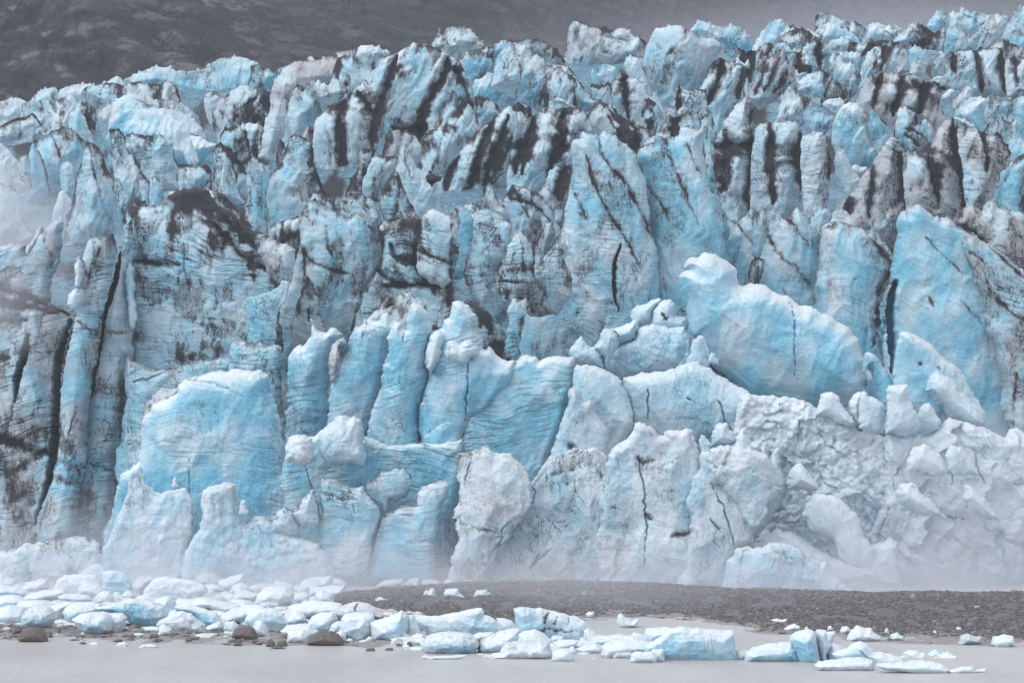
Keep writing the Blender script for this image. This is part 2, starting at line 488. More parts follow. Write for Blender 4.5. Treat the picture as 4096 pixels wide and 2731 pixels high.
    if sss:
        b.inputs['Subsurface Weight'].default_value = sss
        b.inputs['Subsurface Radius'].default_value = (.25, .8, 1.2)
        b.inputs['Subsurface Scale'].default_value = .5
    bp = t.add("ShaderNodeBump"); bp.inputs['Strength'].default_value = .8; bp.inputs['Distance'].default_value = .35
    hsum = t.math('ADD', t.math('MULTIPLY', fine, .9), t.math('MULTIPLY', t.noise(pos, 5.0, 4, .6), .35))
    hsum = t.math('SUBTRACT', hsum, t.math('MULTIPLY', lines, .5))
    t.link(hsum, bp.inputs['Height']); t.link(bp.outputs[0], b.inputs['Normal'])
    return m

def plain_mat(name, ca, cb, scale=1.0, rough=.8, bump=.3, cc=None, dist=.2, spec=.3, lo=.35, hi=.65):
    m, n = new_mat(name); t = NT(n)
    out = t.add("ShaderNodeOutputMaterial"); b = t.add("ShaderNodeBsdfPrincipled"); t.link(b.outputs[0], out.inputs[0])
    g = t.add("ShaderNodeNewGeometry"); p = g.outputs['Position']
    f = t.noise(p, scale, 8, .62)
    c = t.mix(t.ramp(f, lo, hi), ca, cb)
    if cc: c = t.mix(t.ramp(t.noise(p, scale * .23, 5, .6), .42, .68), c, cc)
    t.link(c, b.inputs['Base Color']); b.inputs['Roughness'].default_value = rough
    b.inputs['Specular IOR Level'].default_value = spec
    bp = t.add("ShaderNodeBump"); bp.inputs['Strength'].default_value = bump; bp.inputs['Distance'].default_value = dist
    t.link(t.noise(p, scale * 2.5, 6, .65), bp.inputs['Height']); t.link(bp.outputs[0], b.inputs['Normal'])
    return m

ICE = ice_mat("glacier_ice", 0, .9)
BERG = ice_mat("floating_ice", .5, 1.0, (.68, .78, .845))
CORE = ice_mat("gap_shade_ice", 0, .15)  # body ice, its colour darkened to stand in for shade between seracs
# ------------------------------------------------------------------ terrain
def lerp(x, xs, ys): return np.interp(x, xs, ys)

def shore(px):      # row of the waterline in front of the beach, per picture column
    return lerp(px, [-200, 0, 120, 250, 330, 400, 480, 560, 640, 700, 760, 860, 1024, 1300], [648, 639, 641, 644, 645, 645, 640, 622, 616, 620, 632, 640, 646, 652])
def crest(px):      # row of the beach's top line
    return lerp(px, [-200, 0, 150, 300, 345, 400, 470, 560, 640, 740, 860, 1024, 1300], [628, 624, 620, 612, 592, 586, 582, 580.5, 582.5, 588, 591.5, 592, 592])
def chgt(px):       # height of that top line over the water, metres
    return lerp(px, [-200, 0, 240, 300, 345, 400, 470, 560, 740, 1300], [.25, .25, .35, .45, .8, 1.2, 1.35, 1.4, 1.4, 1.5])

def terrain(X, D):
    px = 512 + X * F / D
    sh = F * H / (shore(px) - HOR)
    hc = chgt(px)
    cr = F * (H - hc) / (crest(px) - HOR)
    t = (D - sh) / np.maximum(cr - sh, 5)
    z = np.where(t < 0, t * 2.2, hc * (t ** 1.6 * .75 + .25 * t))
    z = np.where(t > 1, hc - (D - cr) * .06, z)
    z = z + .16 * fbm(X / 3.5, D / 9, 301, 4) + .05 * fbm(X / .8, D / 1.4, 302, 3)
    return np.maximum(z, -2.0)

gxs = np.arange(-175, 175.1, .45); gds = np.concatenate([np.arange(290, 470, .55), np.arange(470, 530, 1.0)])
GX, GD = np.meshgrid(gxs, gds)
GZ = terrain(GX, GD)
def grid_faces(nr, nc):
    i = np.arange(nr * nc).reshape(nr, nc)
    return np.stack([i[:-1, :-1].ravel(), i[:-1, 1:].ravel(), i[1:, 1:].ravel(), i[1:, :-1].ravel()], 1)
GRAVELM = plain_mat("wet_gravel", (.085, .078, .080), (.17, .158, .16), .9, .75, .6, (.125, .115, .115), .25)
MUDM = plain_mat("wet_mud", (.24, .225, .22), (.30, .285, .28), .35, .5, .2, None, .1)
beachm, n_ = new_mat("beach_ground"); t_ = NT(n_)
out_ = t_.add("ShaderNodeOutputMaterial"); b_ = t_.add("ShaderNodeBsdfPrincipled"); t_.link(b_.outputs[0], out_.inputs[0])
g_ = t_.add("ShaderNodeNewGeometry"); p_ = g_.outputs['Position']; s_ = t_.add("ShaderNodeSeparateXYZ"); t_.link(p_, s_.inputs[0])
f_ = t_.noise(p_, 1.3, 8, .65); f2_ = t_.noise(t_.mapped(p_, (1, .35, 1)), .22, 5, .6)
cg_ = t_.mix(t_.ramp(f_, .35, .65), (.075, .070, .075), (.17, .162, .168))
cm_ = t_.mix(t_.ramp(f_, .4, .7), (.31, .295, .29), (.20, .186, .18))
wet_ = t_.ramp(t_.math('ADD', s_.outputs[2], t_.math('MULTIPLY', t_.math('SUBTRACT', f2_, .5), .8)), .0, .38)
t_.link(t_.mix(wet_, cm_, cg_), b_.inputs['Base Color']); b_.inputs['Roughness'].default_value = .7
bp_ = t_.add("ShaderNodeBump"); bp_.inputs['Strength'].default_value = .6; bp_.inputs['Distance'].default_value = .2
t_.link(f_, bp_.inputs['Height']); t_.link(bp_.outputs[0], b_.inputs['Normal'])
V_ = np.stack([GX.ravel(), GD.ravel(), GZ.ravel()], 1)
tag(mesh_from("beach", V_, grid_faces(*GX.shape), beachm), kind='structure')
# the lake and fjord bed and the land under everything, one sheet to the horizon
seabed = mesh_from("ground", np.array([(-4000, -300, -2.6), (4000, -300, -2.6), (4000, 5200, -2.6), (-4000, 5200, -2.6)]), np.array([[0, 1, 2, 3]]), MUDM)
tag(seabed, kind='structure')

# water: silt-laden, almost without reflections, small ripples
wm, n_ = new_mat("silty_water"); t_ = NT(n_)
out_ = t_.add("ShaderNodeOutputMaterial"); b_ = t_.add("ShaderNodeBsdfPrincipled"); t_.link(b_.outputs[0], out_.inputs[0])
g_ = t_.add("ShaderNodeNewGeometry"); p_ = g_.outputs['Position']
f_ = t_.noise(t_.mapped(p_, (.09, .022, 1)), 1, 5, .6)
t_.link(t_.mix(t_.ramp(f_, .35, .65), (.45, .43, .43), (.53, .51, .51)), b_.inputs['Base Color'])
b_.inputs['Roughness'].default_value = .3; b_.inputs['IOR'].default_value = 1.33; b_.inputs['Specular IOR Level'].default_value = .4
bp_ = t_.add("ShaderNodeBump"); bp_.inputs['Strength'].default_value = .8; bp_.inputs['Distance'].default_value = .2
t_.link(t_.math('ADD', t_.noise(t_.mapped(p_, (1, .5, 1)), 1.2, 4, .6), t_.math('MULTIPLY', t_.noise(t_.mapped(p_, (.2, .09, 1)), 1.0, 3, .5), 1.5)), bp_.inputs['Height'])
t_.link(bp_.outputs[0], b_.inputs['Normal'])
water = mesh_from("water", np.array([(-3500, -250, 0), (3500, -250, 0), (3500, 900, 0), (-3500, 900, 0)]), np.array([[0, 1, 2, 3]]), wm)
tag(water, kind='structure')

# ------------------------------------------------------------------ the mountain behind
rm, n_ = new_mat("mountain_rock"); t_ = NT(n_)
out_ = t_.add("ShaderNodeOutputMaterial"); b_ = t_.add("ShaderNodeBsdfPrincipled"); t_.link(b_.outputs[0], out_.inputs[0])
g_ = t_.add("ShaderNodeNewGeometry"); p_ = g_.outputs['Position']
at_ = t_.add("ShaderNodeAttribute", attribute_name='ice'); sp_ = t_.add("ShaderNodeSeparateColor"); t_.link(at_.outputs['Color'], sp_.inputs[0])
f_ = t_.noise(t_.mapped(p_, (1, .3, 1.5)), .12, 9, .72); f2_ = t_.noise(t_.mapped(p_, (.5, .2, 1.0)), .05, 7, .7); f3_ = t_.noise(t_.mapped(p_, (1, .4, 1.2)), .55, 6, .75)
rock = t_.mix(t_.ramp(f_, .36, .58), (.009, .008, .008), (.070, .060, .058))
rock = t_.mix(t_.math('MULTIPLY', t_.ramp(f2_, .48, .62), .7), rock, (.115, .098, .094))
rock = t_.mix(t_.math('MULTIPLY', t_.ramp(f3_, .52, .40), .75), rock, (.022, .020, .023))
scree = t_.mix(t_.ramp(f3_, .54, .68), (.018, .019, .020), (.075, .070, .071))
mc_ = t_.mix(sp_.outputs[0], rock, scree)
mc_ = t_.mix(t_.math('MULTIPLY', sp_.outputs[2], .62), mc_, (.30, .265, .258))
mc_ = t_.mix(t_.math('MULTIPLY', sp_.outputs[1], .95), mc_, (.010, .010, .013))
t_.link(mc_, b_.inputs['Base Color'])
b_.inputs['Roughness'].default_value = .9; b_.inputs['Specular IOR Level'].default_value = .1
bp_ = t_.add("ShaderNodeBump"); bp_.inputs['Strength'].default_value = 1; bp_.inputs['Distance'].default_value = 2.5
t_.link(t_.math('ADD', f_, t_.math('MULTIPLY', f3_, .35)), bp_.inputs['Height']); t_.link(bp_.outputs[0], b_.inputs['Normal'])
px = np.concatenate([np.arange(-1300, -60, 7), np.arange(-60, 1090, 1.5), np.arange(1090, 2300, 7)]); u = np.linspace(0, 1, 330)
PX, U = np.meshgrid(px, u)
Dm = 1120 + U * 620 + np.interp(PX, [-400, 100, 330, 500, 900, 1400], [0, 0, 260, 420, 1500, 2100])
Xm = (PX - 512) * Dm / F
Zm = -5 + U * (235 + np.interp(PX, [-400, 500, 900, 1400], [0, 40, 180, 220]))
a_ = Xm / 60 + Zm / 90; bb_ = Zm / 45 - Xm / 130
rid = 1 - np.abs(fbm(a_, bb_, 401, 5)) * 2
f1, f2, ox_, oy_, h_ = cells(Xm / 75 + fbm(Xm / 90, Zm / 60, 402, 3), Zm / 48 + fbm(Xm / 70, Zm / 60, 403, 3), 404)
outc = sstep(330, 250, PX + 60 * pn(PX / 60, U * 5, 405)) * sstep(60, 100, PX)      # the bare rounded rock on the left
f1c, f2c, _, _, _ = cells(Xm / 26 + fbm(Xm / 40, Zm / 30, 411, 3) * 1.5, Zm / 13 + fbm(Xm / 40, Zm / 30, 412, 3) * 1.5, 413)
Dm = Dm - 18 * rid + 34 * f1 * (.5 + outc) + 12 * f1c * (.3 + outc) - 10 * fbm(Xm / 14, Zm / 12, 406, 5, .6) - 60 * outc * np.exp(-((PX - 190) / 75) ** 2) * (1 - U)
scr = np.clip(sstep(0, .3, fbm(Xm / 90, Zm / 60, 407, 4)) * (1 - outc * .85) + sstep(95, 40, PX), 0, 1)
Vm = np.stack([Xm.ravel(), Dm.ravel(), Zm.ravel()], 1)
z_ = np.zeros(PX.size)
wxx = fbm(Xm / 60, Zm / 50, 421, 4) * 14
ang = np.where(outc > .3, 1.0, .4)
cr1 = np.abs(fbm((Xm + Zm * ang + wxx) / 34, (Zm - Xm * .35 + wxx) / 8.5, 422, 5, .62))
ccx, ccz = (175 - 512) * 1200 / F, H + (HOR - 118) * 1200 / F
rr_ = np.hypot(Xm - ccx, (Zm - ccz) * 1.25); th_ = np.arctan2(Zm - ccz, Xm - ccx)
crA = np.abs(fbm(th_ * 3.2 + wxx / 40, rr_ / 7 + wxx / 12, 430, 5, .62))
liA = sstep(.02, .20, fbm(th_ * 4, rr_ / 8 + wxx / 15, 431, 5, .6))
cr1 = crA * outc + cr1 * (1 - outc)
cr2 = np.sqrt(f2c) - np.sqrt(f1c)
dark = np.clip(sstep(.11, .03, cr1) * 1.0 + sstep(.14, .03, cr2) * .8, 0, 1)
lite = .7 * sstep(.05, .28, fbm((Xm + Zm * .8) / 20, Zm / 8, 423, 5, .62)) * (.35 + .65 * outc)
lite = liA * outc + lite * (1 - outc)
boul = sstep(.06, .02, cells(Xm / 9, Zm / 6, 424)[0]) * (1 - outc) * sstep(160, 20, PX)
tag(mesh_from("mountain", Vm, grid_faces(*PX.shape), rm, {'ice': np.stack([scr.ravel(), dark.ravel(), np.clip(lite + boul, 0, 1).ravel(), z_], 1)}), kind='structure')

# ------------------------------------------------------------------ the glacier's own body, behind and under its seracs
TOPX = [-400, 0, 60, 160, 240, 330, 450, 560, 640, 740, 830, 1024, 1400]
TOPY = [122, 112, 108, 86, 84, 84, 74, 60, 52, 56, 52, 40, 30]
def body_D(y):
    return np.interp(y, [20, 40, 60, 90, 120, 160, 200, 250, 300, 360, 420, 600], [790, 765, 735, 700, 675, 640, 612, 585, 567, 556, 548, 540])
px = np.arange(-330, 1350, 1.9); n1 = 250
u = np.linspace(0, 1, n1)
PX, U = np.meshgrid(px, u)
ty = np.interp(PX, TOPX, TOPY) + 4 * pn(PX / 22, PX * 0, 501)
PY = ty + (592 - ty) * U
Db = body_D(PY)
Xb = (PX - 512) * Db / F; Zb = H - (PY - HOR) * Db / F
f1, f2, ox_, oy_, h_ = cells(Xb / 6 + fbm(Xb / 8, Zb / 8, 510, 3), Zb / 10 + fbm(Xb / 9, Zb / 8, 511, 3), 512)
f1b, f2b, _, _, _ = cells(Xb / 2.2 + fbm(Xb / 4, Zb / 4, 513, 3), Zb / 3.4, 514)
hb_ = 3.5 * f1 + .9 * f1b + 1.2 * fbm(Xb / 3, Zb / 4, 515, 5) + 1.5 * fbm(Xb / 15, Zb / 30, 516, 3)
Db2 = Db - hb_
nA = fbm(Xb / 6, Zb / 9, 517, 4)
attr = np.stack([np.clip(.3 + .6 * sstep(0, .5, nA), 0, 1).ravel(), np.clip(.95 + .5 * fbm(Xb / 8, Zb / 9, 518, 3), 0, 1).ravel(), np.full(PX.size, .1), np.full(PX.size, .4)], 1)  # extra dark and blue throughout: shade of the gaps painted into the body
band = np.stack([Xb.ravel(), (Zb + 2 * pn(Xb / 20, Zb / 20, 519)).ravel(), np.full(PX.size, 3.)], 1)
Vb_ = np.stack([Xb.ravel(), Db2.ravel(), Zb.ravel()], 1)
# the top runs back as the glacier's surface
nb = 30
tr = np.arange(len(px))
rows = []
for k in range(nb, 0, -1):
    rows.append(np.stack([Vb_[tr, 0] * (1 + .012 * k), Vb_[tr, 1] + k * 9.0, Vb_[tr, 2] - k * .9 + 1.2 * fbm(Vb_[tr, 0] / 7, np.full(len(px), k * 1.3), 520, 3)], 1))
Vtop = np.concatenate(rows)
Vall = np.concatenate([Vtop, Vb_])
padA = np.tile(attr[:len(px)], (nb, 1)); padB = np.tile(band[:len(px)], (nb, 1))
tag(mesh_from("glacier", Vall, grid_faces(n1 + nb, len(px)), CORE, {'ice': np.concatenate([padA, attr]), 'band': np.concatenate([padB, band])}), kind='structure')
# ------------------------------------------------------------------ seracs, pillars and blocks, traced from the photograph
def S(D, code, poly, label, name='serac', group=None, **kw):
    cat = {'serac': 'serac', 'ice_block': 'ice block', 'ice_cliff': 'ice cliff', 'ice_pillar': 'ice pillar', 'ice_sheet': 'ice slab', 'ice_mound': 'ice mound', 'rubble_heap': 'ice rubble'}[name]
    return form(name, label, cat, code, D, poly, ICE, group, **kw)
far = dict(st=.1, top=.35, a2=.35)
# --- skyline, left
S(690, '00', "380,690 390,630 440,605 560,575 655,582 640,640 600,700 400,740", "long pale ice slab lying on the left crest below the brown rock slope", blue=.05, dirt=0, top=.1, warm=.05, st=0)
S(687, '00', "180,700 230,660 300,612 350,600 410,605 400,640 400,740 180,740", "low charcoal dirty hump on the crest beside a long pale slab", dirt=1, top=1.0, st=.1)
S(668, '00', "-70,760 -40,715 0,700 60,680 120,676 180,695 190,760 200,1000 -70,1000", "rounded white hummock at the left end of the glacier crest", dirt=.2, top=.1, blue=.2, **{'st': .1})
S(663, '00', "150,720 200,698 260,700 320,690 400,690 450,665 485,655 540,700 620,722 662,755 672,800 660,880 640,1000 500,1060 150,1060", "broad grey marbled hummock whose right side drops in a smooth blue face", dirt=.85, top=.1, ridge="485,655 470,760 480,900", rs=.5, st=.1)
S(690, '00', "705,580 740,560 785,533 820,528 860,572 880,640 700,640", "small clean white peak on the crest left of the broad blue dome", dirt=0, top=0, blue=.05, st=0, warm=0)
S(700, '00', "850,550 880,535 940,510 1010,480 1060,465 1120,462 1160,463 1220,490 1350,492 1390,478 1450,440 1490,415 1530,400 1580,402 1630,393 1700,400 1764,436 1800,460 1850,480 1870,520 1850,620 1700,900 1300,900 1240,690 1150,640 1000,620 870,600", "broad smooth pale blue dome on the skyline above the left part of the glacier", dirt=.12, top=.12, blue=.45, fl="1440,460 1430,600;1660,410 1670,560", fw=1.6, fs=.3, st=.05)
S(676, '00', "560,640 590,600 640,590 700,576 760,572 800,575 850,592 900,572 970,560 1040,582 1100,580 1150,558 1210,590 1245,690 1300,760 1300,900 700,900 640,760", "grey weathered ice ridges just below the left skyline crest", dirt=.6, top=.5, warm=.3, c1=(4, 6))
S(656, '00', "660,800 700,760 760,720 860,655 900,648 960,652 1020,662 1060,685 1110,692 1180,685 1240,702 1300,740 1360,780 1385,850 1300,1000 740,1000 680,900", "jumbled white ridge with rotten snowy crest above the blue arc slab", dirt=.35, top=.15, warm=.3, fr=.5)
S(646, '00', "930,760 1020,750 1100,750 1210,752 1290,792 1370,860 1405,905 1425,960 1300,1010 950,1000", "rounded pale lilac ice shoulder behind the blue arc slab", dirt=.08, top=.1, blue=.2, warm=.2, st=.05, a1=.3)
S(636, '00', "745,880 790,812 835,780 880,757 950,756 1030,772 1100,790 1180,815 1240,842 1300,880 1312,930 1360,940 1400,958 1440,980 1495,995 1450,1050 1400,1110 1340,1160 1250,1170 750,1150", "large smooth arc slab of bright sky blue ice with a white upper band", dirt=0, top=0, blue=.75, snow=1.3, warm=.1, st=.05, a1=.3, T=5)
S(622, '00', "1262,1060 1270,1020 1283,985 1305,958 1335,1005 1355,1060 1370,1110 1340,1150 1300,1135 1275,1095", "small white pyramid tooth in front of the sky blue arc slab", dirt=.15, top=.15, blue=.1, st=0)
S(666, '00', "1400,710 1415,650 1405,613 1440,635 1470,652 1512,668 1500,760 1490,860 1440,850 1410,760", "little twin pointed white fin under the broad blue skyline dome", dirt=.15, top=.2, blue=.2)
S(646, '00', "1460,800 1480,760 1500,700 1530,670 1560,660 1600,625 1640,598 1700,588 1764,615 1820,612 1860,640 1860,700 1850,850 1700,1000 1500,1000 1470,880", "steep grey streaked mass with slanting dirty bands left of the pinkish dome", dirt=.6, top=.3, warm=.35, sa=50, st=.6, fl="1764,680 1660,760 1600,860;1510,760 1600,860 1640,900", fs=.5)
S(632, '00', "1630,880 1700,848 1764,852 1800,850 1820,900 1800,1000 1764,1100 1720,1060", "charcoal wedge behind the dark pair of fins, with a white snow cap", dirt=1, top=.0, snow=1, toplen=4)
S(641, '00', "-60,900 0,870 60,835 110,812 160,805 200,790 240,788 262,820 290,870 240,900 230,980 60,1010 -60,1000", "small lobe with a brown scalloped rim near the left picture edge", dirt=.35, top=.8, toplen=5, warm=.3)
S(615, '00', "200,1010 230,975 260,968 330,940 350,898 400,890 440,868 500,900 600,980 640,1200 600,1320 450,1420 340,1560 120,1560 130,1200 180,1080", "group of blue walled pillars with dirty pinkish tops at the left edge", blue=.75, dirt=.15, top=.55, toplen=22, warm=.2, ridge="350,900 400,1000 440,1080;250,970 300,1100", rs=.5, fl="350,900 400,1020 440,1100", fs=.6)
S(607, '00', "180,1090 215,985 235,980 262,1040 300,1100 330,1200 350,1320 300,1400 180,1400 150,1250", "narrow blue blade with a brown pointed tip in the left group", blue=.8, dirt=.1, top=.9, toplen=14)
S(625, '00', "470,880 480,810 500,770 540,750 570,790 600,860 640,950 660,1000 700,1100 640,1250 520,1230 440,1060", "tall curved facet with a tan edge beside the blue shaded wall", blue=.45, dirt=.1, top=.15, warm=.15, st=.1)
S(600, '00', "-60,960 0,985 40,1010 80,1060 140,1130 180,1200 215,1260 228,1310 150,1330 150,1600 -60,1600", "smooth white ice shoulder sliding down from the left picture edge", blue=.15, dirt=.25, top=0, warm=.4, st=.1)
S(594, '00', "125,1100 150,1068 180,1064 205,1105 208,1150 200,1200 225,1290 200,1300 140,1240", "small stump with a rounded grey head by the left edge", dirt=.3, top=.4, blue=.25)
S(594, '00', "412,1200 415,1150 440,1118 470,1112 500,1140 505,1190 515,1260 500,1350 440,1340 420,1270", "slim finger with a cream rounded head left of the tall dirty tipped spire", dirt=.1, top=.15, blue=.45)
S(578, '00', "-60,1270 0,1262 40,1275 100,1300 130,1335 142,1420 150,1500 230,1620 -60,1750", "low brownish ice shoulder fading into mist at the left edge", dirt=.35, top=.5, warm=.5)
S(588, '00', "375,1420 400,1340 430,1310 470,1350 520,1420 520,1600 360,1600", "pale misty cone between the slim finger and the tall spire", blue=.3, dirt=.05, top=0)
S(570, '00', "440,1700 455,1500 490,1440 500,1380 510,1330 530,1220 560,1120 570,1040 590,985 640,983 690,1030 720,1100 760,1200 790,1290 830,1400 860,1490 855,1700", "tall pointed spire with a dirty blunt tip and a dark line down its front", T=5, blue=.35, dirt=.2, top=.75, toplen=20, ridge="620,1000 650,1180 720,1400", rs=.7, fl="615,1000 635,1080 655,1180 690,1300 712,1390", fw=.9, fs=.9, warm=.15, sa=-10)
S(590, '00', "750,890 800,887 850,918 870,950 860,1000 900,1060 960,1120 1030,1225 1050,1320 1000,1400 880,1400 800,1300 765,1100", "notched blue grey fin with dark slanting edge behind the tall spire", blue=.4, dirt=.5, top=.6, sa=-45, st=.5)
S(583, '00', "868,925 930,922 1000,935 1050,935 1120,935 1165,948 1190,990 1200,1080 1228,1140 1215,1200 1235,1300 1100,1330 1000,1220 930,1090 890,1000", "broad flat topped block with charcoal dirt along its level top", T=4.5, dirt=.35, top=.9, toplen=9, blue=.35, sa=-8, st=.7, ridge="1105,960 1110,1180", rs=.4)
S(580, '00', "1115,925 1135,908 1165,935 1190,990 1170,1010 1140,960", "tiny white pointed flake at the right end of the flat topped block", dirt=0, top=0, blue=.1, st=0)
S(560, '00', "1032,1420 1030,1300 1035,1250 1050,1222 1080,1214 1125,1242 1132,1300 1120,1430 1050,1470", "small round topped white stump under the flat topped block", blue=.3, dirt=.05, top=.15)
S(563, '00', "955,1250 985,1246 1010,1260 1032,1295 1035,1440 990,1420 972,1320", "thin blue leaf standing left of the round topped stump", blue=.5, dirt=.1, top=.2)
S(563, '00', "772,1290 785,1245 808,1233 830,1260 850,1300 890,1350 885,1400 830,1440", "small leaning shell with a dirty heel right of the tall spire", dirt=.3, top=.2, warm=.2)
S(592, '00', "1210,1150 1245,1132 1280,1130 1350,1160 1390,1146 1430,1150 1460,1185 1458,1240 1400,1300 1360,1380 1230,1380", "pale saddle with a black gravelly crown right of the flat topped block", dirt=.5, top=1.0, toplen=14)
S(578, '00', "1515,1020 1518,930 1540,892 1575,880 1620,872 1680,898 1702,960 1720,1050 1764,1150 1800,1300 1800,1450 1500,1450", "tall black rimmed rounded fin, the larger of the dark pair", T=4, dirt=.45, top=.95, toplen=16, blue=.3, fl="1540,1000 1590,1050 1660,1150 1764,1290", fs=.9, sa=-40)
S(573, '00', "1465,1130 1462,1060 1485,1000 1520,975 1560,1020 1600,1080 1620,1180 1640,1300 1700,1400 1500,1420 1420,1330 1470,1230", "black headed lower fin, the smaller of the dark pair", dirt=.35, top=1.0, toplen=14, blue=.3)
S(547, '00', "845,1500 860,1440 885,1405 930,1370 955,1365 985,1385 1010,1412 1060,1420 1110,1420 1140,1385 1200,1335 1240,1310 1290,1300 1350,1320 1420,1310 1500,1322 1560,1345 1600,1390 1640,1450 1700,1530 1800,1600 1800,1900 845,1900", "long dirt blackened jagged crest above the tall banded front wall", T=6, dirt=1.0, top=.7, toplen=22, fr=.9, cf=(3, 4), blk=.5)
S(540, '00', "1130,1420 1160,1330 1210,1310 1240,1350 1230,1500 1150,1540", "small marbled knob on the blackened crest, below the round topped stump", dirt=.5, top=.5)
S(538, '00', "1245,1400 1275,1352 1320,1400 1360,1480 1365,1568 1290,1560 1255,1480", "pale almond shaped flake standing on the blackened crest", dirt=.2, top=.3, blue=.15, warm=.3)
S(537, '00', "1390,1568 1410,1520 1450,1496 1490,1530 1500,1620 1400,1640", "little white cone on the blackened crest over the banded front wall", dirt=.05, top=0, blue=.1)
S(536, '00', "1680,1420 1700,1408 1740,1480 1764,1540 1720,1540 1690,1480", "thin white splinter at the right end of the blackened crest", dirt=.05, top=.1, blue=.1)
# --- skyline, centre left
S(690, '01', "-60,640 -40,460 0,442 60,470 120,490 160,470 200,450 222,455 190,490 150,520 110,600 90,640", "low crest with a deep blue notch between the blue dome and pinkish dome", blue=.7, dirt=.2, top=.3, fr=.6)
S(680, '01', "90,800 92,700 100,620 120,570 140,540 175,495 210,460 250,435 290,422 350,425 400,418 450,411 520,385 560,360 620,350 690,340 700,420 640,520 600,600 450,640 330,700 250,760 150,800", "wide smooth pinkish grey dome on the skyline", T=6, blue=.05, dirt=.22, top=.15, warm=.75, st=.05, a1=.4)
S(684, '01', "350,440 352,400 368,384 400,390 435,402 445,440", "tiny hooked fin standing on the pinkish skyline dome", dirt=.4, top=.4)
S(657, '01', "-60,900 -60,650 0,618 50,630 92,616 92,720 60,850 0,870", "pinkish ribbed shoulder left of the pale ridges under the pinkish dome", warm=.6, dirt=.2)
S(640, '01', "15,1090 30,960 50,880 60,830 100,765 115,720 140,675 180,680 212,700 208,760 195,900 165,980 145,1060 135,1130 90,1150", "smooth pale blue white buttress left of the bright toothed crest", blue=.15, dirt=.1, top=.15, warm=.3)
S(648, '01', "170,1060 180,960 200,800 230,700 245,640 280,600 300,625 330,640 345,590 380,565 410,575 430,545 455,580 500,585 600,580 655,612 640,640 560,695 480,765 400,850 380,920 300,1060", "bright white and blue ribbed wall with a toothed snowy crest", T=5, blue=.4, dirt=.04, top=.05, snow=.9, warm=.15, flute=.25, fp=4)
S(620, '01', "310,960 330,910 350,880 380,876 400,900 400,1000 330,1000", "brown grey rounded knob behind the rounded blue tower", warm=.6, dirt=.5)
S(666, '01', "510,560 525,500 545,440 560,400 620,370 690,345 760,430 850,400 900,380 980,370 960,560 850,700 600,720 520,640", "dirty grey shoulder left of the grand dome under a white snow cap", dirt=.55, top=.2, warm=.3)
S(664, '01', "688,380 700,335 725,312 760,312 830,320 880,345 925,362 890,390 860,400 800,430 770,460 730,420", "clean white snow cap on the skyline left of the grand dome", dirt=0, top=0, blue=.2, snow=1, warm=0, st=0)
S(640, '01', "860,560 905,440 960,385 1010,342 1040,322 1060,310 1120,300 1190,318 1260,345 1330,375 1380,410 1430,470 1470,560 1500,650 1520,750 1550,900 1530,1000 1480,1060 1400,1180 1300,1300 1100,1350 900,1300 850,1100 820,800", "grand rounded dome streaked black and white, the largest on the glacier", T=7, w=5, dirt=.5, top=.12, blue=.4, a1=1.2, fl="1320,400 1310,500 1250,600 1190,720 1150,860 1120,1020;1370,480 1440,600 1480,760 1500,880;1160,880 1060,900 940,880;1400,700 1440,820 1460,960", fw=6, fs=.75, snow=.8, st=.15)
S(628, '01', "870,1060 890,950 920,900 1000,900 1100,930 1160,1000 1130,1180 1090,1300 900,1300", "brown stained boss at the foot of the grand dome", dirt=.45, warm=.6, top=.5, toplen=6)
S(622, '01', "1130,1080 1140,960 1200,900 1300,860 1380,760 1400,650 1450,700 1500,760 1520,850 1540,900 1500,1000 1420,1080 1350,1150 1270,1230 1150,1260", "shadowed grey scoop on the right flank of the grand dome", dirt=.7, blue=.25, top=.3, sa=60, st=.8)
S(634, '01', "372,980 400,860 440,800 480,762 560,700 640,648 700,600 760,560 800,500 850,440 905,388 985,370 970,480 930,640 900,760 860,860 840,1000 800,1120 700,1320 600,1360 480,1330 430,1220 400,1100", "long leaning slab with broad charcoal gully left of the grand dome", T=5, dirt=.3, warm=.35, top=.1, blue=.25, fl="650,640 600,740 575,850 600,980 612,1130 600,1280;975,380 930,520 880,660 840,800 810,920 800,1060;700,630 750,700 790,760", fw=6.5, fs=1.0, fr=.0)
S(720, '01', "1200,330 1215,290 1240,260 1255,215 1268,196 1300,197 1340,190 1390,187 1460,197 1500,222 1520,245 1550,280 1578,305 1550,340 1450,360 1380,410 1300,400", "round shouldered dome on the skyline with a small deep blue hole", blue=.3, dirt=.2, top=.25, sa=80, st=.3, warm=.2)
S(700, '01', "1390,400 1430,355 1460,340 1500,352 1540,380 1560,365 1590,362 1620,380 1640,420 1620,520 1540,600 1480,560 1430,470", "small blue grey molars in front of the round shouldered skyline dome", blue=.6, dirt=.15, top=.3, fr=.5)
S(708, '01', "1540,350 1580,320 1630,300 1645,275 1700,273 1740,285 1800,282 1900,300 1900,420 1600,420", "low marbled ridge on the skyline between two tall domes", dirt=.45, top=.4)
S(672, '01', "1620,520 1640,470 1650,410 1680,360 1700,345 1764,343 1830,345 1830,700 1700,760 1640,640", "pale green blue fin with a snowy edge right of the grand dome", blue=.4, dirt=.08, top=.1)
S(665, '01', "1495,620 1500,560 1540,545 1580,520 1600,498 1625,503 1660,550 1700,605 1730,670 1732,740 1690,790 1640,760 1560,700 1500,680", "bright blue rounded block beside the black cave of the grand dome", blue=.6, dirt=.05, top=.12, snow=1, st=.05)
S(652, '01', "1490,720 1495,665 1560,665 1620,690 1660,720 1690,780 1650,860 1560,960 1510,880", "black slab painted as the shade of a cave right of the grand dome", dirt=.9, top=1, toplen=12, blue=.4)  # blackened block stands in for the shade inside a cave
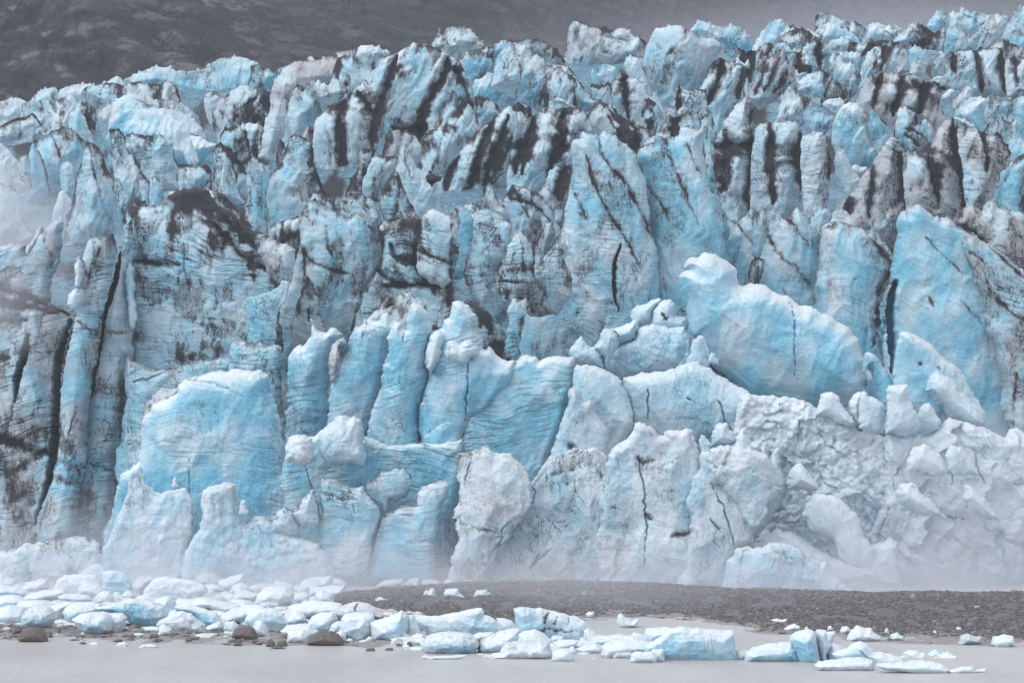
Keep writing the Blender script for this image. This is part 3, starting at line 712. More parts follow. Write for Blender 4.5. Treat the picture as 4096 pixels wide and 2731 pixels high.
S(618, '01', "1250,1568 1275,1400 1290,1280 1300,1180 1340,1130 1400,1060 1425,1000 1470,960 1560,872 1640,825 1660,800 1700,765 1720,750 1750,735 1800,780 1810,860 1790,980 1720,1180 1600,1300 1540,1420 1440,1500 1340,1600", "steep marbled pillars leaning right, scored by black gullies, beside the hooked spire", T=6, dirt=.45, top=.3, blue=.2, fl="1740,800 1690,950 1640,1080 1600,1180 1570,1300;1630,840 1560,1000 1520,1150 1460,1330 1440,1440;1400,1080 1340,1180 1300,1300 1290,1450", fw=5, fs=1.0, ridge="1700,780 1600,1050;1500,960 1400,1250", rs=.4)
S(572, '01', "968,1190 972,1140 985,1060 1000,1000 1020,973 1042,990 1060,1040 1080,1090 1110,1150 1160,1192 1200,1207 1240,1205 1290,1222 1282,1300 1268,1400 1285,1480 1302,1545 1280,1560 1200,1580 1150,1530 1100,1480 1060,1400 1020,1320 1000,1250", "white hooked spire with a concave right side like a shark fin", T=4, blue=.3, dirt=.1, top=.15, ridge="1020,990 1040,1140 1120,1300 1200,1450", rs=.6, fl="1020,1010 1030,1120 1060,1220", fw=.9, fs=.8, snow=.8)
S(569, '01', "1170,1215 1215,1203 1285,1215 1275,1245 1230,1262 1215,1290 1175,1250", "black gravel lens perched on the shoulder of the white hooked spire", dirt=1, top=1, T=1.2, g=.5)
S(562, '01', "855,1800 860,1350 880,1280 920,1220 955,1190 975,1180 1010,1270 1060,1400 1110,1480 1160,1560 1230,1700 1230,1800", "dark banded tower directly under the hooked spire", dirt=.55, top=.7, toplen=24, sa=-4, st=1, blue=.3, fl="980,1180 990,1300 970,1450 940,1560", fs=.6)
S(586, '01', "80,1700 75,1450 90,1200 150,1150 190,1100 205,1020 225,960 250,932 290,928 340,950 375,985 395,1020 400,1080 430,1200 460,1300 510,1360 540,1450 540,1700", "rounded blue tower with a dark right rim, left of the brown gully", T=6, blue=.45, dirt=.25, top=.45, toplen=12, st=.6, ridge="290,940 300,1200", rs=.3, fl="385,1000 385,1120 420,1240", fw=2.5, fs=.7)
S(612, '01', "140,1140 150,1020 160,960 190,980 210,1020 200,1100 160,1160", "dark speckled chip left of the rounded blue tower", dirt=.8, top=.5)
S(581, '01', "590,1400 620,1310 645,1260 680,1200 705,1150 715,1080 722,1030 745,1020 800,1028 795,1080 765,1180 735,1260 725,1360 660,1420", "narrow brown leaning pillar under the gullied slab", warm=.8, dirt=.45, top=.4)
S(585, '01', "720,1400 725,1270 760,1180 795,1090 830,1075 870,1080 930,1075 982,1085 972,1170 905,1250 865,1340 855,1460 790,1480", "pinkish white leaning pillar left of the hooked spire", warm=.5, dirt=.35, top=.6, toplen=10)
S(570, '01', "-60,1700 -60,1200 -40,1080 0,1085 30,1120 60,1135 100,1140 92,1250 70,1400 85,1700", "narrow blue blade in the cleft between dark fins and rounded tower", blue=.5, dirt=.2, top=.4)
S(560, '01', "530,1700 525,1400 540,1350 600,1362 650,1342 700,1338 780,1362 815,1390 835,1440 862,1520 865,1800 540,1800", "marbled block with a clean blue left face under the brown pillar", blue=.35, dirt=.45, top=.35, tilt=.1)
S(556, '01', "290,1800 300,1560 335,1480 370,1370 395,1328 440,1335 500,1362 530,1400 550,1480 570,1568 600,1650 610,1800", "dark marbled block in front of the rounded blue tower", dirt=.75, top=.4, st=.5)
S(552, '01', "60,1800 80,1560 180,1520 300,1490 330,1520 320,1700 330,1800", "low blackened ledge beneath the rounded blue tower", dirt=.8, top=.9)
S(558, '01', "1280,1700 1300,1600 1330,1520 1345,1470 1375,1428 1400,1470 1440,1445 1470,1478 1510,1470 1520,1420 1545,1440 1545,1380 1560,1300 1590,1270 1625,1275 1650,1320 1670,1370 1690,1420 1720,1440 1735,1568 1730,1800 1300,1800", "cluster of small white horned peaks below the gullied pillars", dirt=.35, top=.3, blue=.25, fr=.6, cf=(2.5, 3.5))
# --- upper part, centre right
S(662, '02', "-150,600 -120,470 -80,390 -40,350 0,322 40,308 100,318 150,380 210,400 270,440 350,452 400,472 450,545 520,640 600,705 560,770 440,760 300,780 200,780 100,720 -60,640", "white crested blue mass with a long ridge falling to the right, at top centre", T=6, blue=.35, dirt=.15, top=.15, warm=.15, flute=.3, fp=5, ridge="100,320 210,400 350,455 450,548 600,705", rs=.6, fl="380,440 460,560 520,630 610,710", fw=1.2, fs=.7)
S(690, '02', "-180,400 -170,350 -120,290 -60,277 0,292 40,290 90,272 150,272 200,276 260,310 300,335 340,380 372,432 300,450 200,420 100,400 -100,400", "low skyline ridge hollowed by a blue bowl, left of the tall grey block", dirt=.4, top=.3, blue=.45, warm=.3)
S(730, '02', "355,440 360,380 372,320 380,230 395,180 415,150 440,143 470,147 500,162 540,180 580,180 620,186 660,200 700,205 715,193 760,192 800,206 825,235 860,250 900,272 925,300 930,420 900,460 800,500 500,520 400,480", "tall square shouldered grey blue block alone on the skyline at top centre", T=8, blue=.18, dirt=.22, warm=.45, top=.35, toplen=5, ridge="440,150 450,260 480,400;760,195 740,330", rs=.4, fl="430,160 440,280 490,400;640,200 690,260 800,280", fw=2.2, fs=.35, st=.05)
S(724, '02', "850,470 880,360 905,320 940,290 960,330 940,470", "slim tan buttress in the gap between two skyline blocks", warm=.7, dirt=.4)
S(682, '02', "900,470 922,330 940,290 955,250 975,215 990,194 1030,191 1060,193 1100,178 1150,174 1190,183 1240,212 1290,245 1340,262 1400,272 1440,300 1450,330 1400,400 1380,520 1330,600 1290,680 1200,800 1060,860 1000,720 960,600 920,520", "big pale blue and lilac dome with a blue pocket low on its front", T=8, w=4, blue=.38, dirt=.1, top=.2, warm=.3, st=.05, ridge="1190,190 1150,330 1030,420 950,560;1200,240 1180,400 1230,480", rs=.5, fl="1200,200 1160,300 1050,410", fw=1.6, fs=.45, cr="1185,520 1205,535 1228,530", cw=2.0, cd=1.5)
S(726, '02', "1215,215 1250,180 1288,142 1310,145 1345,160 1380,172 1420,182 1460,190 1490,180 1530,178 1580,190 1625,230 1650,280 1655,310 1640,380 1520,400 1440,340 1300,260", "pair of smooth blue humps on the skyline behind the lilac dome", blue=.5, dirt=.08, top=.1, snow=.6, st=.05, fl="1370,175 1380,240 1430,300", fw=1.4, fs=.4)
S(737, '02', "1630,400 1655,340 1680,290 1710,240 1740,205 1764,172 1800,150 1840,130 1862,130 1880,170 1895,210 1906,245 1900,300 1800,400 1700,420", "bright blue sharp peaked cap on the skyline right of the twin humps", blue=.55, dirt=.02, top=.05, snow=1, st=0, a1=.5)
S(712, '03', "80,240 130,172 160,178 200,192 260,200 320,212 380,250 340,300 200,320", "low grey saddle on the skyline right of the sharp blue cap", dirt=.4, top=.3)
S(676, '02', "772,440 780,412 800,395 825,388 860,396 888,430 898,475 915,520 940,560 955,640 945,680 900,640 830,560 785,490", "smooth white thumb leaning left in front of the lilac dome", blue=.25, dirt=.05, top=.05, warm=.2, st=0)
S(681, '02', "545,500 560,470 590,472 610,458 650,440 690,450 722,475 730,560 700,620 560,620", "small vivid blue block with a snowy top under the grey skyline block", blue=.8, dirt=0, top=.1, snow=1)
S(668, '02', "535,620 540,588 600,592 640,585 685,575 692,700 720,800 640,760 560,720", "marbled ledge below the vivid blue block", blue=.35, dirt=.35, top=.6, toplen=5)
S(640, '02', "185,640 210,605 230,570 250,540 280,495 312,458 350,485 400,520 440,550 455,640 448,780 380,860 240,860", "wedge fin with a charcoal lower right corner at top centre", blue=.3, dirt=.35, top=.35, fl="430,600 430,740;220,640 240,740", fw=3, fs=.8, sa=85, st=.4)
S(645, '02', "672,640 690,580 720,528 745,495 780,510 805,530 850,540 885,565 920,600 945,650 1000,720 1050,795 1062,850 1040,940 1000,1010 900,960 820,860 740,740 690,700", "pillar split by a broad black gully running down from a notched top", T=6, blue=.25, dirt=.15, top=.3, fl="780,540 785,640 790,720 800,820", fw=6, fs=1.1, blk=.0, ridge="745,500 720,640;850,545 880,700 950,900", rs=.5)
S(640, '02', "900,700 940,670 1000,720 1050,795 1062,850 1050,930 1000,990 930,930 890,830", "sooty dark flank at the right foot of the gullied pillar", dirt=.9, top=.2, sa=60, st=.7)
S(652, '02', "965,700 972,650 990,642 1010,680 1050,760 1085,830 1060,860 1000,800", "thin pale spike against the lilac dome", blue=.3, dirt=.05, top=.1)
S(650, '02', "1055,820 1065,720 1090,730 1130,760 1130,840 1080,860", "small smooth wedge left of the dark eared block", blue=.2, dirt=.1)
S(626, '02', "525,860 530,780 560,732 600,712 635,708 670,720 690,738 720,760 760,800 820,838 850,842 890,865 930,910 965,950 940,1010 880,1040 862,1068 830,1080 750,1010 640,930 590,880", "fan of thin grey fins leaning right like toppled books", T=5, blue=.15, dirt=.4, top=.4, warm=.3, fl="645,715 700,800 770,900 830,980 860,1050;690,740 760,830 830,930 880,1010;830,840 860,930 870,1000;660,800 700,870 760,950", fw=2.6, fs=.9, a1=.6)
S(634, '02', "290,690 330,675 360,688 420,725 445,745 400,750 330,715", "thin white sliver lying across the top of the black gullied pillars", dirt=.05, top=.1, blue=.1, T=1.5)
S(610, '02', "-40,1300 -20,1100 0,985 40,955 80,950 100,880 125,810 160,790 200,760 240,752 300,750 340,742 390,738 440,752 480,758 520,790 545,850 555,900 540,925 480,930 455,960 430,1100 400,1160 300,1180 240,1280 190,1380 100,1440 0,1400", "wide row of leaning pillars scored by soot black gullies, at centre top", T=7, blue=.25, dirt=.3, top=.35, fl="370,745 360,830 335,950 300,1060 270,1150 240,1230;155,800 135,900 110,1000 90,1100 70,1200;60,960 60,1060 20,1200;350,1000 330,1090", fw=7, fs=1.15, ridge="250,755 200,900 150,1100;450,760 400,950 370,1100", rs=.5)
S(590, '02', "180,1350 210,1300 250,1210 290,1150 315,1135 350,1145 385,1138 408,1150 402,1250 385,1330 355,1440 345,1520 300,1540 265,1460", "leaning tooth, left half white and right half black, beside the tall green blue wall", dirt=.15, top=.3, warm=.3, fl="375,1160 355,1240 340,1310 330,1370", fw=8, fs=1.1)
S(622, '02', "-70,1000 -60,840 -10,765 40,768 80,785 120,825 100,900 60,960 0,1020", "pale cone with a dark left edge left of the black gullied pillars", blue=.3, dirt=.15, top=.4, warm=.2, fl="10,780 0,900", fw=3)
S(628, '02', "-10,800 0,740 20,720 42,697 70,718 85,745 110,728 135,745 140,800 60,820", "black twin bumps peeping over the pale cone", dirt=1, top=1)
S(548, '02', "415,1140 408,1060 410,980 440,953 470,958 480,905 540,920 590,942 612,920 640,898 700,940 780,990 830,1040 868,1100 905,1200 930,1270 945,1400 960,1560 1000,1700 1010,2560 30,2560 50,2370 100,2130 150,1870 270,1710 355,1568 370,1400 400,1300", "tall green blue wall with slanting silt stripes and a blue slit, at picture centre", 'ice_cliff', T=8, w=3.5, a1=.7, blue=.42, dirt=.1, top=.3, warm=.25, sa=-4, st=.55, ridge="470,910 520,1200 640,1600;640,900 760,1250 880,1600", rs=.25, fl="590,960 620,1080 680,1170 760,1240 840,1380 900,1500 960,1640;510,1080 560,1260 620,1400 680,1500 740,1580 800,1680 880,1850;430,1340 480,1450 530,1560", fw=2.0, fs=.85, gv="745,1690 712,1780 697,1870 700,1960 708,2060 730,2150", gw=1.5, gd=3)
S(552, '02', "862,1090 870,1045 900,1020 940,1008 985,1000 985,945 1010,935 1060,950 1115,955 1150,930 1160,880 1240,882 1290,892 1325,908 1318,980 1330,1100 1350,1250 1375,1330 1420,1400 1470,1460 1500,1568 1480,1700 1500,2000 1600,2300 1600,2500 960,2500 960,1800 940,1500 925,1260 900,1150", "tall smooth turquoise wall with a broken off square top, right of the green blue wall", 'ice_cliff', T=8, w=3.0, blue=.62, dirt=.08, top=.2, warm=.2, sa=-6, st=.5, fl="1060,960 1070,1080 1130,1200 1200,1380 1280,1560;930,1280 1000,1380 1060,1480 1100,1568;1200,1000 1260,1140 1300,1230", fw=1.8, fs=.7, ridge="1000,950 1090,1300 1200,1700", rs=.3)
S(580, '02', "885,1020 930,965 985,935 1010,915 1040,850 1080,795 1120,810 1160,800 1200,785 1250,768 1290,805 1305,900 1160,1000 1000,1010", "brownish cap with a black central gully behind the turquoise wall", warm=.4, dirt=.3, top=.4, fl="1140,770 1120,860 1110,950", fw=6, fs=1.1)
S(606, '02', "1125,760 1118,680 1120,600 1150,588 1180,600 1200,612 1250,618 1290,612 1340,622 1345,720 1352,800 1310,860 1240,800 1180,800 1140,790", "square block with a dark eared left corner below the lilac dome", blue=.3, dirt=.25, top=.6, toplen=5, fl="1150,600 1145,680 1140,760", fw=3.5, fs=.9)
S(571, '02', "1295,880 1305,830 1340,800 1380,772 1395,850 1412,950 1395,1030 1378,1070 1368,1200 1340,1150 1325,960", "narrow grey splinter hugging the right edge of the turquoise wall", blue=.3, dirt=.3, top=.35)
S(626, '02', "1285,640 1310,580 1340,520 1370,445 1400,410 1440,393 1465,410 1485,430 1520,418 1560,430 1600,455 1605,520 1590,600 1555,700 1500,790 1440,880 1400,990 1380,800 1340,740 1330,640", "long tilted slab with a dark groove and a lens shaped blue hole", T=5, blue=.3, dirt=.3, top=.25, warm=.15, fl="1450,430 1430,520 1380,620 1350,720;1600,470 1570,600 1560,680", fw=5, fs=.95, cr="1515,560 1490,600 1475,640", cw=1.6, cd=2)
S(618, '02', "1540,440 1545,405 1570,415 1605,440 1635,420 1640,470 1610,470 1570,450", "thin white flake bridging the top of the long tilted slab", dirt=0, top=0, blue=.1, T=1)
S(666, '02', "1510,460 1525,380 1548,340 1580,345 1620,350 1680,348 1675,480 1650,620 1620,700 1590,640 1580,520", "sooty corrugated columns right of the long tilted slab", dirt=.75, top=.5, fl="1655,360 1645,560;1590,360 1580,440", fw=4, blue=.4)
S(690, '03', "-100,420 -90,360 -40,310 0,295 40,318 50,420 20,520 -90,480", "brown green domed column left of the grey ribbed hump", dirt=.45, warm=.4, blue=.3)
S(692, '03', "50,340 85,265 130,222 180,203 220,195 270,210 310,238 352,272 340,330 250,360 120,360", "grey ribbed hump under the skyline, right of the sharp blue cap", dirt=.3, warm=.3, blue=.15, top=.4)
S(648, '03', "-160,690 -110,600 -80,540 -40,450 -20,415 20,395 40,370 90,335 115,335 130,400 150,440 185,470 188,560 180,640 120,650 60,680 0,720 -60,760", "brown flame shaped blades slanting right above the white ribbed columns", T=4, dirt=.3, warm=.65, top=.3, fl="0,440 -50,560 -100,660;80,400 20,540 -30,640;140,470 90,560 30,650", fw=2.6, fs=.9, a1=.5)
S(600, '02', "1362,1080 1365,1030 1400,960 1430,910 1450,860 1490,800 1540,732 1600,680 1635,665 1655,690 1660,780 1650,830 1690,870 1690,1000 1650,1100 1645,1400 1625,1520 1570,1600 1500,1600 1440,1400 1370,1270", "white headed column with sooty lower part, leftmost of the ribbed columns", 'ice_pillar', T=6, dirt=.4, warm=.35, top=.1, blue=.1, sa=-6, st=.9, ridge="1600,690 1570,1000 1540,1300", rs=.7, fl="1655,760 1645,900 1650,1050 1640,1200 1625,1320 1630,1450;1470,900 1490,1050 1480,1200 1440,1330;1400,1010 1500,1000 1640,1000", fw=5, fs=.9)
S(590, '03', "-115,1640 -120,1300 -105,1000 -85,880 -55,850 -30,845 40,850 60,842 100,845 140,832 175,835 215,860 240,935 230,1100 240,1300 265,1450 310,1700 -115,1700", "broad white ribbed column with black gullies on both sides", 'ice_pillar', T=7, dirt=.05, warm=.3, top=.2, blue=.1, sa=4, st=.85, ridge="110,850 120,1100 130,1400;-60,860 -60,1500", rs=.9, fl="12,850 20,950 10,1100 25,1250 30,1400;225,900 205,1050 215,1180 225,1300", fw=6, fs=1.1, a1=.3)
S(585, '03', "228,1060 230,960 260,930 300,918 340,908 372,910 395,945 410,1000 425,1060 432,1200 430,1450 400,1700 270,1700 250,1450 232,1250", "round topped ribbed column, rightmost of the white ribbed columns", 'ice_pillar', T=6, dirt=.1, warm=.4, top=.1, blue=.1, sa=5, st=.8, ridge="350,915 350,1200 340,1450", rs=.7, fl="418,980 425,1100 420,1250", fw=3, fs=.8, a1=.35)
S(600, '03', "440,1000 436,930 442,860 468,790 500,742 530,718 570,702 610,712 650,750 682,800 692,880 700,930 730,1000 765,1050 770,1110 720,1180 640,1210 560,1190 500,1150 465,1060", "smooth tall blue tower with a white domed hood, above the brown banded pillars", T=6, w=3.5, blue=.6, dirt=.08, top=.0, snow=1.3, warm=.2, st=.15, ridge="600,710 640,850 690,1000", rs=.5, a1=.5)
S(622, '03', "55,860 70,740 90,680 120,620 140,603 165,612 190,645 250,672 255,760 240,860 100,880", "crowded pale crag right behind the broad ribbed column", dirt=.3, top=.3, warm=.2, blue=.3, fr=.6)
S(613, '03', "236,760 245,690 265,665 285,680 305,720 340,770 400,800 455,800 440,880 380,930 300,900 250,830", "curled wave of ice with a blue hollow beside the white hooded tower", blue=.5, dirt=.25, top=.2)
S(588, '03', "455,1100 470,1050 490,1025 525,1026 540,1060 560,1100 590,1180 640,1230 640,1330 590,1500 520,1568 470,1500 465,1250", "small hooded white figure shaped stump between ribbed and brown columns", blue=.35, dirt=.12, top=.1, warm=.2)
S(592, '03', "550,1160 600,1130 650,1150 690,1160 660,1210 620,1240 580,1220", "little dirty white saddle behind the brown banded pillars", dirt=.2, top=.2)
S(598, '03', "682,900 688,830 700,775 722,752 745,770 762,810 790,880 830,940 845,1000 800,1050 765,1070 735,1020 700,940", "slender turquoise finger right of the white hooded tower", blue=.65, dirt=.08, top=.1)
S(630, '03', "600,740 612,680 635,600 665,560 700,530 740,512 790,500 830,500 870,505 910,515 940,520 1000,500 1060,540 1090,570 1130,565 1180,570 1198,640 1175,740 1235,820 1200,920 1100,960 1040,920 960,900 900,920 840,880 720,800", "wide pinkish brown ribbed mass with black gullies, upper right", T=6, dirt=.25, warm=.75, top=.35, blue=.05, fl="785,505 770,580 740,680 725,750;930,525 910,620 880,720 860,800;1090,580 1060,680 1030,780;1000,560 1060,600 1110,590", fw=6, fs=1.0, ridge="860,510 800,750;1010,510 950,740;1160,570 1100,800", rs=.7, a1=.4)
S(600, '03', "865,930 872,860 885,790 900,752 930,745 965,752 1022,785 1040,860 1080,930 1105,990 1060,1080 950,1090 925,1020 890,990", "blue cone with a crisscross soot net on its front", blue=.45, dirt=.4, top=.15, warm=.1, ridge="940,750 950,900 990,1050", rs=.6, fl="930,890 1000,900 1060,930;940,930 1000,970 1040,1010", fw=1.8, fs=.9)
S(597, '03', "1040,890 1060,850 1085,815 1112,850 1140,890 1158,930 1125,990 1090,960", "leaf shaped bluish flake right of the soot netted cone", blue=.6, dirt=.1, top=.3)
S(582, '03', "340,1900 370,1568 440,1470 500,1400 560,1350 610,1280 640,1220 690,1175 722,1140 740,1090 780,1040 800,1008 825,965 852,942 880,955 905,980 925,1040 945,1200 960,1400 985,1600 990,1900", "brown banded pillar with a white cone tip, left of the brown trio", 'ice_pillar', T=7, dirt=.25, warm=.7, top=.0, blue=.08, sa=10, st=1, ridge="852,945 860,1200 890,1500;640,1225 600,1500", rs=.7, fl="725,1140 715,1280 700,1400 690,1500;560,1360 560,1480;920,1060 925,1200 960,1330 965,1500", fw=4.5, fs=.9, a1=.3)
S(577, '03', "930,1200 925,1060 960,1010 1000,1065 1040,1040 1080,1008 1130,985 1145,940 1165,900 1200,850 1240,820 1290,820 1310,860 1325,900 1345,1050 1365,1250 1390,1450 1420,1900 960,1900", "broad brown banded pillar with a black gully on its right, middle of the brown trio", 'ice_pillar', T=7, dirt=.4, warm=.8, top=.25, blue=.0, sa=12, st=1, ridge="1170,900 1200,1150 1260,1450;1080,1010 1060,1300", rs=.7, fl="1275,830 1285,950 1310,1100 1335,1250 1360,1400 1375,1500;1105,1000 1115,1120 1140,1250 1160,1400", fw=7, fs=1.15, a1=.3)
S(572, '03', "1310,1000 1305,890 1350,868 1400,880 1440,890 1465,925 1500,918 1560,918 1610,930 1618,970 1650,1000 1678,1055 1668,1110 1645,1160 1600,1185 1600,1285 1575,1300 1545,1380 1500,1440 1440,1480 1420,1620 1390,1700 1350,1300", "brown banded pillar with an overhanging torn right edge, right of the brown trio", 'ice_pillar', T=6, dirt=.35, warm=.65, top=.3, blue=.1, sa=14, st=1, ridge="1440,900 1450,1200 1440,1450;1600,930 1620,1080", rs=.6, fl="1480,930 1500,1060 1500,1180", fw=3.5, fs=.8, cr="1420,970 1385,1060 1360,1140", cw=1.5, cd=2)
S(590, '03', "1530,1620 1560,1350 1600,1200 1660,1120 1720,1080 1764,1060 1830,1060 1830,1700 1530,1700", "shaded blue wall half hidden at the right picture edge", blue=.75, dirt=.3, top=.3)
S(596, '03', "1640,1050 1655,960 1680,850 1700,820 1725,840 1730,920 1764,980 1830,960 1830,1150 1700,1150", "grey blue stub with a white cap near the right picture edge", blue=.35, dirt=.2, top=.05)
S(604, '03', "1470,950 1500,880 1530,840 1560,800 1590,795 1625,850 1650,880 1640,940 1610,970 1500,970", "small facet with a brown edge above the torn brown pillar", warm=.4, dirt=.2, blue=.3, top=.3)
S(615, '03', "1280,800 1290,760 1340,728 1370,690 1400,668 1450,668 1510,680 1500,740 1475,800 1485,900 1430,900 1330,850", "bright sky blue wedge block below the tall ribbed row at right", blue=.8, dirt=.02, top=.15, snow=.9, st=.05)
S(608, '03', "1276,815 1310,806 1370,835 1425,868 1424,892 1380,885 1320,850", "long white flat flake resting above the brown trio", dirt=.05, top=.1, blue=.1, T=1.5)
S(626, '03', "1480,860 1490,780 1500,690 1530,655 1570,655 1620,665 1690,662 1700,760 1680,850 1610,810 1560,830", "crumbly marbled ridge at the right, between two blue blocks", dirt=.45, top=.4, fr=.6)
S(621, '03', "1680,900 1685,760 1690,690 1720,668 1764,660 1830,668 1830,1120 1764,1000 1700,900", "tall blue wall with a pale cap at the right picture edge", blue=.6, dirt=.2, top=.3)
S(620, '03', "1185,680 1220,640 1245,612 1290,625 1275,680 1240,705", "small white cube shaped chunk in a blue hollow, upper right", dirt=0, top=0, blue=.2, st=0)
S(618, '03', "1262,740 1270,690 1300,650 1345,610 1372,585 1405,610 1405,680 1390,720 1340,750 1290,790", "pale tent of ice with a brown hooked tip, upper right", blue=.2, warm=.3, dirt=.1, top=.3)
S(650, '03', "1195,520 1225,440 1240,372 1300,343 1340,340 1380,345 1420,352 1470,345 1520,335 1560,330 1590,335 1618,350 1625,400 1632,500 1655,655 1600,680 1400,680 1320,620 1240,600", "row of tall straight ribbed columns with a level top, far upper right", T=6, blue=.3, dirt=.2, warm=.3, top=.35, toplen=4, sa=88, st=.4, fl="1430,355 1450,450 1470,640;1615,355 1622,500 1645,650;1275,370 1290,500", fw=4.5, fs=.95, ridge="1350,345 1380,640;1540,335 1560,640", rs=.5)
S(648, '03', "1638,680 1632,500 1635,410 1680,392 1740,400 1830,412 1830,700 1650,690", "short grey ribbed columns at the right picture edge", dirt=.4, warm=.3, blue=.3, top=.4, fl="1700,400 1710,600", fw=3)
S(662, '03', "625,600 636,500 645,440 680,370 720,335 780,310 830,295 880,288 915,300 945,320 960,365 968,495 900,520 720,540 660,640", "row of short blue grey columns with a brown split, upper right", T=5, blue=.4, dirt=.25, top=.35, fl="738,340 728,480;812,310 800,430;790,320 780,480", fw=2.6, fs=.85, sa=88, st=.4)
S(655, '03', "405,500 410,440 430,390 458,358 485,385 520,425 550,430 578,418 610,480 640,560 610,640 560,680 470,560", "twin peaked blue cone pair with a dark cleft, upper right", blue=.4, dirt=.25, top=.3, ridge="460,360 520,560;575,425 600,600", rs=.6)
S(664, '03', "480,400 500,360 560,362 640,368 650,420 630,540 590,460 540,440", "snow dusted blue notch behind the twin peaked cones", blue=.6, dirt=.1, top=.1, snow=1)
S(665, '03', "165,440 180,390 230,345 255,315 300,282 345,278 390,285 425,315 452,360 412,420 402,500 350,520 280,540 200,580 175,520", "round headed hump split by a black gully, upper right", T=5, blue=.3, dirt=.35, top=.45, fl="345,285 345,380 360,470;215,365 215,500", fw=5, fs=1.1)
S(642, '03', "170,640 200,580 240,530 300,500 345,468 380,480 430,520 438,560 390,640 370,740 300,700 240,660", "ragged charcoal and white scarp below the round headed hump", dirt=.9, top=.6, fr=.6)
S(632, '03', "362,710 380,650 400,600 425,555 440,530 465,560 492,570 515,620 540,660 556,700 500,720 420,700", "brown pointed tent left of the pinkish brown ribbed mass", warm=.6, dirt=.35, blue=.2, top=.3)
S(625, '03', "375,720 400,690 430,680 480,678 525,690 545,740 500,790 440,770", "small snowy shelf at the foot of the brown pointed tent", blue=.2, dirt=.02, top=0)
S(631, '03', "262,600 268,562 300,545 340,552 375,580 395,620 380,680 310,660", "round glassy cap poking out of the charcoal scarp", blue=.45, dirt=.1, top=.1)
S(667, '03', "960,490 962,420 970,352 1000,322 1030,322 1075,345 1108,390 1112,450 1070,520 1000,540", "rounded light blue tombstone in the far upper right row", blue=.55, dirt=.08, top=.2)
S(645, '03', "970,520 985,470 995,430 1035,418 1065,430 1075,470 1060,520 1010,540", "knobbly dirty snowball on the pinkish brown ribbed mass", warm=.4, dirt=.15, top=0, lump=.3)
S(650, '03', "840,520 880,470 905,445 935,430 960,445 960,500 900,530", "pinkish wedge behind the dirty snowball", warm=.6, dirt=.25)
S(669, '03', "1115,500 1130,440 1150,375 1185,350 1228,375 1232,440 1210,540 1140,540", "stubby white topped block beside the light blue tombstone", blue=.35, dirt=.2, top=.1)
S(641, '03', "1105,610 1115,560 1145,528 1200,523 1245,545 1262,585 1240,625 1190,620", "rotten brown white crust lump in the upper right", warm=.5, dirt=.35, top=0, lump=.4)
S(690, '03', "860,290 890,250 925,225 960,195 990,160 1020,150 1060,170 1100,195 1150,228 1185,215 1218,185 1228,250 1232,370 1150,345 1000,335 950,340", "brown tent shaped crags high on the right", dirt=.45, warm=.4, top=.3, blue=.2, ridge="1000,190 940,280;1000,190 1090,260 1180,340", rs=.6)
S(682, '03', "1215,380 1218,290 1225,225 1255,195 1290,170 1320,185 1350,215 1372,240 1375,320 1340,380", "smooth blue hood between brown crags and grey slabs on the right", blue=.55, dirt=.08, top=.25)
S(686, '03', "1330,360 1350,280 1380,230 1440,222 1470,240 1440,360", "grey blue ribbed stump right of the smooth blue hood", blue=.4, dirt=.2)
S(736, '03', "1090,180 1120,130 1150,92 1185,75 1210,90 1250,105 1245,180 1230,240 1150,240", "blue white blunt peak on the far right skyline", blue=.5, dirt=.08, top=.2, snow=.8)
S(745, '03', "1235,200 1238,110 1260,90 1300,92 1318,95 1325,70 1340,57 1360,75 1385,72 1425,80 1440,95 1480,92 1500,102 1560,102 1550,150 1500,220 1440,290 1340,280 1280,220", "rotten skyline ridge with a dark blue hole and a thin tan spike", blue=.5, dirt=.1, top=.1, warm=.3, fr=.4, cr="1430,130 1425,170 1435,200", cw=3, cd=2)
S(712, '03', "1400,380 1425,270 1450,200 1485,150 1520,120 1560,100 1600,90 1630,98 1655,112 1645,180 1610,250 1560,340 1490,360", "steep pale grey slab leaning right below the far right skyline", blue=.2, dirt=.15, warm=.2, top=.25, toplen=5)
S(740, '03', "1600,260 1625,200 1655,140 1690,95 1720,60 1764,36 1830,28 1830,330 1700,280", "high grey blue flank at the top right corner", blue=.3, dirt=.25, top=.25, sa=60, st=.4)
S(690, '03', "1650,340 1662,270 1680,220 1705,205 1740,225 1764,250 1830,270 1830,380 1740,370", "small light blue cap near the top right corner", blue=.6, dirt=.05, top=.15)
S(676, '03', "1470,350 1510,325 1560,300 1600,292 1640,287 1690,300 1730,325 1764,350 1830,380 1830,440 1640,420 1600,370", "brownish mottled saddle behind the tall ribbed row at right", warm=.5, dirt=.35, blue=.2)
S(740, '03', "322,280 323,190 325,112 350,95 372,85 400,100 430,100 470,118 500,130 530,150 560,157 610,153 655,180 665,290 500,300", "long skyline ridge ending in a square blue left corner", blue=.3, dirt=.35, top=.45, tilt=.0)
S(716, '03', "300,300 325,220 350,190 400,165 440,165 470,172 500,195 545,220 590,235 620,262 640,310 500,320", "glowing sky blue bowl with white rims below the right skyline", blue=.7, dirt=.0, top=0, snow=1.4, st=0)
S(726, '03', "640,310 650,240 662,195 690,172 735,156 780,162 820,180 860,180 880,170 925,200 905,250 870,300 740,310", "pale rounded white and blue blocks on the right skyline, left of the brown crags", blue=.35, dirt=.12, top=.15, snow=.9, fr=.4)
S(692, '03', "400,360 420,300 440,270 490,265 540,270 570,290 640,292 690,300 705,262 740,285 780,275 865,288 820,320 740,345 690,370 640,400 560,370 480,370", "grey jagged rubble ridge crossing the upper right", dirt=.7, warm=.2, top=.3, fr=.9, cf=(2.5, 3))
